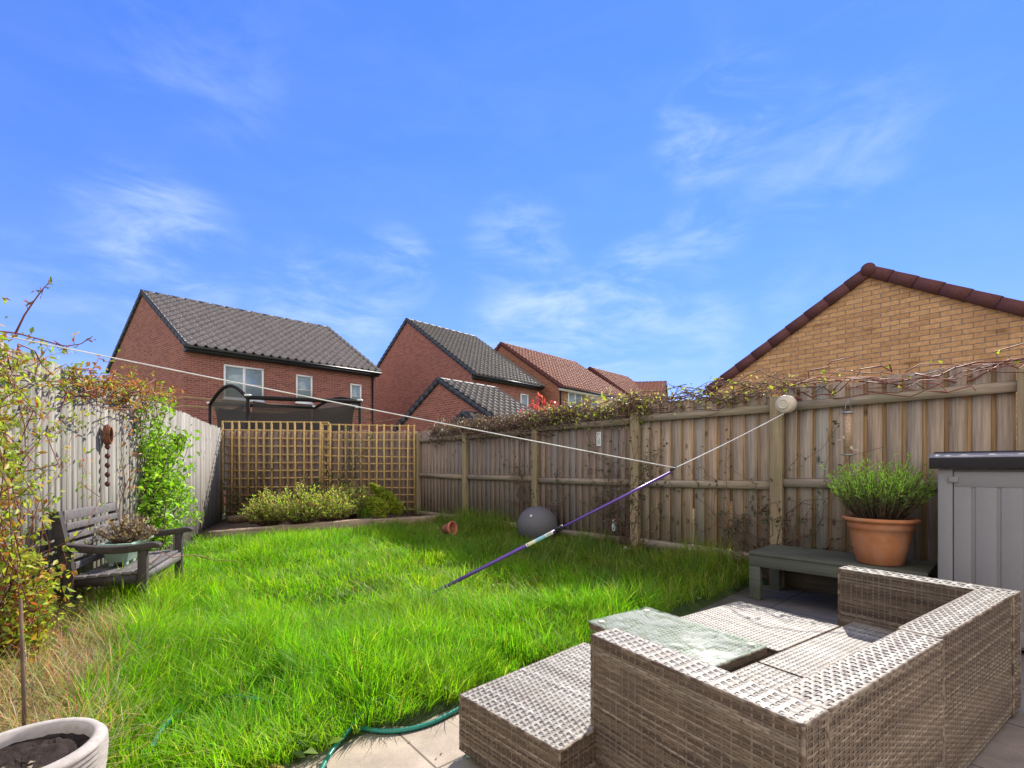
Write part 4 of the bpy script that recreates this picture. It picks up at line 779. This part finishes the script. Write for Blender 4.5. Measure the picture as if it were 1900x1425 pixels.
def shoot(label,pts,r,nl,ls):
    P=np.array(pts); t=thing('rose_shoot',label,'rose shoot',P[0],'rose shoots above the left fence'); ms=MB(); ml=MB(); ms.tube(P,np.linspace(r,r*.35,len(P)),6)
    for k in range(nl):
        Q,T=along(P[1:],1); d=unit(RS.randn(3)+A(.0,0,.1)); d[1]*=.5; pet=[Q[0],Q[0]+d*ls*1.2]; ms.tube(pet,.0022,4); n_=RS.randint(2,5); c=Q[0]+d*ls*np.linspace(.5,1.3,n_)[:,None]; leaves(ml,c,d+RS.randn(n_,3)*.5,ls*(.6+.5*RS.rand(n_)),pick([(.34,.09,.05,3),(.24,.20,.05,3),(.16,.2,.05,2)],n_),.42)
    ms.build('stem',M_stemr,t,uv=False); ml.build('foliage',M_leaf,t,uv=False)
D=2.95
shoot('upright red rose shoot standing against the sky at the left edge',[pt(28,620,D),pt(45,585,D),pt(62,560,D),pt(78,538,D),pt(91,524,D)],.006,9,.035)
shoot('long rose shoot arching right over the left fence top',[pt(-30,612,D),pt(30,618,D),pt(75,630,D),pt(110,640,D+.1),pt(125,642,D+.1),pt(150,638,D+.1),pt(172,624,D+.1)],.006,13,.032)
# basket, dried wreath
bk=leftpt(3.35,.08,1.56); hb=thing('hanging_basket','small brown half pot hanging on the left fence right of the green climber','hanging pot',bk)
m=MB(); m.lathe(bk,[(0,0),(.07,0),(.10,.16),(.108,.16),(.108,.19),(.095,.19),(.06,.03)],20); m.build('pot_body',mat('brown_pot',(.17,.12,.08),.8,.2),hb,smooth=True)
m=MB(); m.box(bk+ZUP*.17-LN*.085-LD*.02,LD*.04,LN*.03,ZUP*.06); m.build('hook',M_steel,hb)
wr=leftpt(1.0,.06,1.62); wt=thing('dried_wreath','small brown ring of dried twigs hanging on the left fence','wreath',wr); m=MB()
for k in range(6):
    th=np.linspace(0,6.283,20); rr=.075+.012*RS.randn(20).cumsum()*.3; m.tube(wr+LD*(rr*.6*np.cos(th))[:,None]+ZUP*(rr*np.sin(th))[:,None]+LN*.01*RS.randn(),.008,5)
m.build('twig_ring',mat('rust_twig',(.24,.10,.06),.85,.15),wt)
m=MB()
for k in range(5): z=-.12-.09*k; m.lathe(wr+ZUP*z,[(0,.035),(.018,.02),(.022,0),(.012,-.02),(0,-.025)],8)
m.tube([wr-ZUP*.08,wr-ZUP*.5],.003,5); m.build('hanging_string',mat('dark_red_bead',(.14,.045,.05),.7,.2),wt)

# ------------------------------------------------------------------ wooden bench on the left with trough
B0=A(-2.90,3.72,.05); BL=1.08; bd=LD; bnrm=LN                      # near front foot, along fence, towards lawn
def bp(s,q_,z): return B0+bd*s-bnrm*q_+ZUP*z                        # q_: back towards the fence
bn=thing('garden_bench','dark weathered wooden garden bench with curved arms against the left fence','bench',bp(BL/2,.3,0))
for s_ in (0,BL-.06):
    m=MB(); m.box(bp(s_,.06,0),bd*.06,bnrm*.06,ZUP*.60); m.build('leg',M_bench,bn,bevel=.004)
    m=MB(); m.prism([bp(s_,.52,0),bp(s_,.46,0),bp(s_,.45,.42),bp(s_,.54,.92),bp(s_,.60,.92),bp(s_,.52,.42)],bd*.06); m.build('leg',M_bench,bn,bevel=.004)
    # curved arm
    xs=np.linspace(-.09,.53,16); t=(xs+.09)/.62; zt=.655-.035*np.sin(np.pi*np.clip(t*1.1,0,1))+.015; zt=np.where(t<.12,zt-.03*((.12-t)/.12)**2,zt); th=.055*np.where(t<.1,.5+t*5,1)
    poly=[bp(s_-.01,x,z) for x,z in zip(xs,zt)]+[bp(s_-.01,x,z-h_) for x,z,h_ in zip(xs[::-1],zt[::-1],th[::-1])]
    m=MB(); m.prism(poly,bd*.08); m.build('arm',M_bench,bn,bevel=.006)
    m=MB(); m.box(bp(s_+.012,.47,.335),bd*.035,bnrm*.41,ZUP*.075); m.build('side_rail',M_bench,bn)
m=MB(); m.box(bp(.06,.035,.34),bd*(BL-.12),bnrm*.03,ZUP*.07); m.build('front_rail',M_slat,bn)
for k in range(6):
    m=MB(); m.box(bp(.0+.003,.085+.073*k,.415-.006*k*.5),bd*(BL-.006),bnrm*.060,ZUP*.022,np.ones(3)*(.85+.3*RS.rand())); m.build('seat_slat',M_slat,bn,bevel=.003)
for k in range(6):
    z=.47+.075*k; q_=.453+(z-.42)*.18; m=MB(); m.box(bp(.06,q_+.02,z),bd*(BL-.12),bnrm*.022,ZUP*(.052 if k<5 else .075),np.ones(3)*(.9+.3*RS.rand())); m.build('back_slat',M_slat,bn,bevel=.003)
tr0=bp(.24,.37,.438); trl=.5; trw=.19
tg=thing('planter_trough','pale green plastic trough planter standing on the dark garden bench','planter',tr0+bd*trl/2+bnrm*trw/2)
m=MB(); z0,z1=0,.17
def ring(e,z): return [tr0+bd*(-e)+bnrm*(-e)+ZUP*z,tr0+bd*(trl+e)+bnrm*(-e)+ZUP*z,tr0+bd*(trl+e)+bnrm*(trw+e)+ZUP*z,tr0+bd*(-e)+bnrm*(trw+e)+ZUP*z]
R=[ring(-.03,.03),ring(.0,.16),ring(.022,.163),ring(.024,.188),ring(.004,.19),ring(-.005,.15)]; V=np.vstack(R); i=np.arange(5)[:,None]*4; j=np.arange(4)[None,:]
m.add(V,[np.stack([i+j,i+(j+1)%4,i+4+(j+1)%4,i+4+j],-1).reshape(-1,4)[:,::-1],[[0,1,2,3]]])
for a_ in (.04,.2,.38):
    for b_ in (.035,trw-.065): m.box(tr0+bd*a_+bnrm*b_,bd*.06,bnrm*.03,ZUP*.035)
m.build('trough_body',M_trough,tg,bevel=.004)
m=MB(); m.prism(ring(-.008,.14),ZUP*.02); m.build('soil',M_soil,tg)
bush('dead_plant','grey brown dried up plant standing in the pale green trough',tr0+bd*.27+bnrm*.1+ZUP*.15,.25,.23,90,[(.32,.22,.18,3),(.24,.15,.12,2),(.40,.30,.24,2)],.035,lw=.4)
m=MB(); m.tube(wander(bp(.3,.1,.45),bp(.75,-.65,.14),12,.12)+ZUP*(.12*np.sin(np.linspace(0,np.pi,12)))[:,None],np.linspace(.006,.002,12),5,(1.8,1.7,1.4)); tag(m.build('dry_twig',M_twig,origin=bp(.3,.1,.45)),'long dry bent twig reaching from the bench out over the grass','twig')

# ------------------------------------------------------------------ ribbed pot, cane, hose
wp=A(-1.57,1.50,0); wt_=thing('ribbed_planter','pale ribbed cement look planter filled with dark soil in the near left corner','plant pot',wp)
prof=[(0,.0),(.11,.0),(.13,.02)]; nR=36
for k in range(nR+1):
    t=k/nR; prof.append((.13+.076*math.sin(t*1.75)+.0065*math.cos(k*np.pi),.02+.36*t))
prof+=[(.203,.388),(.196,.398),(.183,.40),(.172,.395),(.168,.37),(.168,.33)]
m=MB(); m.lathe(wp,prof,72); V=m.v[-1]; a_=np.arctan2(V[:,1]-wp[1],V[:,0]-wp[0]); m.v[-1]=V+ZUP*(.012*np.sin(a_*1+.6)*np.clip((V[:,2]-.02)/.36,0,1)*np.clip((.385-V[:,2])/.05,0,1))[:,None]
m.build('pot_body',M_cement,wt_,smooth=False)
m=MB(); rr=np.linspace(0,.172,16); nn_=60
m.lathe(wp+ZUP*.355,np.stack([rr+1e-4,.003*RS.randn(16)],1),nn_); V=m.v[-1]; V[:,2]+=.0025*RS.randn(len(V)); m.build('soil',M_soil,wt_)
mm=MB(); n_=60; rr=.155*np.sqrt(RS.rand(n_)); a_=RS.rand(n_)*6.28; P=wp+np.stack([rr*np.cos(a_),rr*np.sin(a_),np.full(n_,.365)],1); keep=P[:,1]<wp[1]-.02; P=P[keep]; leaves(mm,P,RS.randn(len(P),3)*A(1,1,.15),.012+.02*RS.rand(len(P)),pick([(.5,.38,.26,1),(.35,.24,.15,1)],len(P)),.5); mm.build('dry_litter',M_leaf,wt_,uv=False)
c0=pt(47,1400,1.95); c0[2]=.02; m=MB(); m.tube([c0,pt(44,1280,1.96),pt(38,1112,1.98)],[.008,.007,.0065],8); tag(m.build('garden_cane',M_bark,origin=c0),'upright brown bamboo cane stuck in the dry grass behind the ribbed planter','cane')
def spline(pts,n=90):
    P=np.array(pts,float); m_=len(P); out=[]; Q=np.vstack([2*P[0]-P[1],P,2*P[-1]-P[-2]])
    for k in range(m_-1):
        a_,b_,c_,d_=Q[k:k+4]
        for t in np.linspace(0,1,n//m_+2,endpoint=False): out.append(.5*((2*b_)+(-a_+c_)*t+(2*a_-5*b_+4*c_-d_)*t*t+(-a_+3*b_-3*c_+d_)*t**3))
    out.append(P[-1]); return np.array(out)
def hz(x,y,z): return gp(x,y,H-z)
ha=[hz(262,1450,.05),hz(282,1385,.09),hz(312,1338,.10),hz(355,1306,.07),hz(420,1292,.09),hz(480,1299,.10),hz(550,1312,.05),hz(605,1328,.03),hz(650,1345,.018),hz(720,1357,.013),hz(795,1343,.013),hz(862,1310,.02),hz(930,1288,.03)]
hb_=[hz(585,1450,.013),hz(615,1395,.013),hz(645,1357,.034),hz(668,1330,.045),hz(690,1305,.06),hz(740,1275,.05)]
m=MB(); m.tube(spline(ha),.011,10); m.tube(spline(hb_),.0105,10); tag(m.build('garden_hose',M_hose,origin=hz(650,1345,0),smooth=True),'green garden hose snaking over the slabs and into the grass','hose')
m=MB(); P=scat(90,-1.4,.5,.8,2.6); P=P[(P-PE0)@PEN<-.03]; P[:,2]=.004; leaves(m,P,RS.randn(len(P),3)*A(1,1,.05),.008+.012*RS.rand(len(P)),pick([(.14,.09,.05,2),(.3,.2,.1,1)],len(P)),.5,nrm=np.tile(ZUP*4,(len(P),1))); tag(m.build('leaf_litter',M_leaf,uv=False),'scattered crumbs of dead leaf on the pale slabs','litter',kind='stuff')

# ------------------------------------------------------------------ light, sky, camera
SUN_EL,SUN_AZ=math.radians(40.5),math.atan2(.459,.888)
sv=Vector((math.sin(SUN_AZ)*math.cos(SUN_EL),math.cos(SUN_AZ)*math.cos(SUN_EL),math.sin(SUN_EL)))
ld=bpy.data.lights.new('sun','SUN'); ld.energy=3.9; ld.angle=math.radians(.53); ld.color=(1,.95,.87)
lo=bpy.data.objects.new('sun',ld); COL.objects.link(lo); lo.rotation_euler=sv.to_track_quat('Z','Y').to_euler(); lo.location=(6,12,14)
w=bpy.data.worlds.new('World'); S.world=w; w.use_nodes=True; nt=w.node_tree; nt.nodes.clear(); g=NT(nt)
out=g.n('ShaderNodeOutputWorld'); bg=g.n('ShaderNodeBackground'); bg.inputs[1].default_value=.15
sky=g.n('ShaderNodeTexSky',sky_type='NISHITA'); sky.sun_disc=False; sky.sun_elevation=SUN_EL; sky.sun_rotation=SUN_AZ; sky.air_density=0.9; sky.dust_density=0.0; sky.ozone_density=1.5; sky.altitude=0
hs=g.n('ShaderNodeHueSaturation'); hs.inputs['Saturation'].default_value=1.25; g.l(sky.outputs[0],hs.inputs['Color'])
lum=g.n('ShaderNodeVectorMath',operation='DOT_PRODUCT'); lum.inputs[1].default_value=(.3,.5,.2); g.l(hs.outputs[0],lum.inputs[0])
ma=g.n('ShaderNodeMath',operation='MULTIPLY_ADD'); g.l(lum.outputs['Value'],ma.inputs[0]); ma.inputs[1].default_value=.16; ma.inputs[2].default_value=.72
dv0=g.n('ShaderNodeVectorMath',operation='DIVIDE'); g.l(hs.outputs[0],dv0.inputs[0]); g.l(ma.outputs[0],dv0.inputs[1])
dv=g.n('ShaderNodeVectorMath',operation='MULTIPLY'); g.l(dv0.outputs[0],dv.inputs[0]); dv.inputs[1].default_value=(.76,.68,1.0)
tc=g.n('ShaderNodeTexCoord'); nv=g.n('ShaderNodeVectorMath',operation='NORMALIZE'); g.l(tc.outputs['Generated'],nv.inputs[0])
n0=g.n('ShaderNodeTexNoise',i_Scale=6.5,i_Detail=8.0,i_Roughness=.62,i_Distortion=.45); mp=g.n('ShaderNodeMapping'); mp.inputs['Rotation'].default_value=(0,.45,0); mp.inputs['Scale'].default_value=(.75,1,2.3); g.l(nv.outputs[0],mp.inputs[0]); g.l(mp.outputs[0],n0.inputs['Vector'])
patches=[(255,440,60,.35),(310,470,70,.55),(350,490,40,.4),(735,500,45,.5),(960,470,60,.5),(950,510,45,.4),(570,555,60,.5),(640,575,65,.55),(1310,255,50,.5),(1350,225,55,.4),(1395,190,40,.2),(1180,530,55,.6),(1215,510,40,.4),(1490,310,60,.25),(1550,270,65,.25),(1610,230,50,.15),(970,620,70,.6),(1060,610,70,.7),(1140,600,70,.65),(1210,590,50,.5),(1310,450,50,.4),(340,70,70,.15),(390,110,60,.15),(1150,650,60,.35),(1290,620,55,.4),(1500,545,45,.25),(130,610,90,.2),(930,590,40,.4)]
tot=None
for x,y,r,s_ in patches:
    d=unit(pt(x,y,1)-A(0,0,H)); dp=g.n('ShaderNodeVectorMath',operation='DOT_PRODUCT'); g.l(nv.outputs[0],dp.inputs[0]); dp.inputs[1].default_value=d
    c=math.cos(math.atan(r*1.75/F)); mr=g.n('ShaderNodeMapRange',interpolation_type='SMOOTHSTEP'); mr.inputs[1].default_value=c; mr.inputs[2].default_value=1-(1-c)*.02; mr.inputs[4].default_value=s_; g.l(dp.outputs['Value'],mr.inputs[0])
    if tot is None: tot=mr.outputs[0]
    else:
        ad_=g.n('ShaderNodeMath',operation='MAXIMUM'); g.l(tot,ad_.inputs[0]); g.l(mr.outputs[0],ad_.inputs[1]); tot=ad_.outputs[0]
nr_=g.n('ShaderNodeMapRange',interpolation_type='SMOOTHSTEP'); nr_.inputs[1].default_value=.34; nr_.inputs[2].default_value=.82; g.l(n0.outputs[0],nr_.inputs[0])
mu=g.n('ShaderNodeMath',operation='MULTIPLY'); g.l(tot,mu.inputs[0]); g.l(nr_.outputs[0],mu.inputs[1])
ad2=g.n('ShaderNodeMath',operation='MULTIPLY_ADD'); g.l(nr_.outputs[0],ad2.inputs[0]); ad2.inputs[1].default_value=.05; g.l(mu.outputs[0],ad2.inputs[2]); ad2.use_clamp=True
mx=g.n('ShaderNodeMix',data_type='RGBA'); g.l(ad2.outputs[0],mx.inputs[0]); g.l(dv.outputs[0],mx.inputs[6]); mx.inputs[7].default_value=(3.1,3.7,4.8,1)
# bright cloud bank added unseen behind the camera to fill the shade
sx=g.n('ShaderNodeSeparateXYZ'); g.l(nv.outputs[0],sx.inputs[0])
bk=g.n('ShaderNodeMapRange',interpolation_type='SMOOTHSTEP'); bk.inputs[1].default_value=.12; bk.inputs[2].default_value=-.25; g.l(sx.outputs[1],bk.inputs[0])
n3=g.n('ShaderNodeTexNoise',i_Scale=2.2,i_Detail=7.0,i_Roughness=.55); g.l(nv.outputs[0],n3.inputs['Vector'])
cv=g.n('ShaderNodeMapRange',interpolation_type='SMOOTHSTEP'); cv.inputs[1].default_value=.36; cv.inputs[2].default_value=.52; g.l(n3.outputs[0],cv.inputs[0])
bm_=g.n('ShaderNodeMath',operation='MULTIPLY'); g.l(bk.outputs[0],bm_.inputs[0]); g.l(cv.outputs[0],bm_.inputs[1])
mx2=g.n('ShaderNodeMix',data_type='RGBA'); g.l(bm_.outputs[0],mx2.inputs[0]); g.l(mx.outputs[2],mx2.inputs[6]); mx2.inputs[7].default_value=(5.9,5.65,5.35,1)
g.l(mx2.outputs[2],bg.inputs[0]); g.l(bg.outputs[0],out.inputs[0])
cd=bpy.data.cameras.new('camera'); cam=bpy.data.objects.new('camera',cd); COL.objects.link(cam); cam.location=(0,0,H); cam.rotation_euler=(math.pi/2,0,0)
cd.sensor_width=36; cd.lens=36*F/1900; cd.shift_y=(HY-712.5)/1900; cd.clip_start=.05; cd.clip_end=2000; S.camera=cam
S.view_settings.view_transform='Standard'; S.view_settings.look='None'; S.view_settings.exposure=0.9; S.view_settings.gamma=1
S.render.engine='CYCLES'; S.cycles.use_denoising=True; S.cycles.max_bounces=8; S.cycles.transparent_max_bounces=16
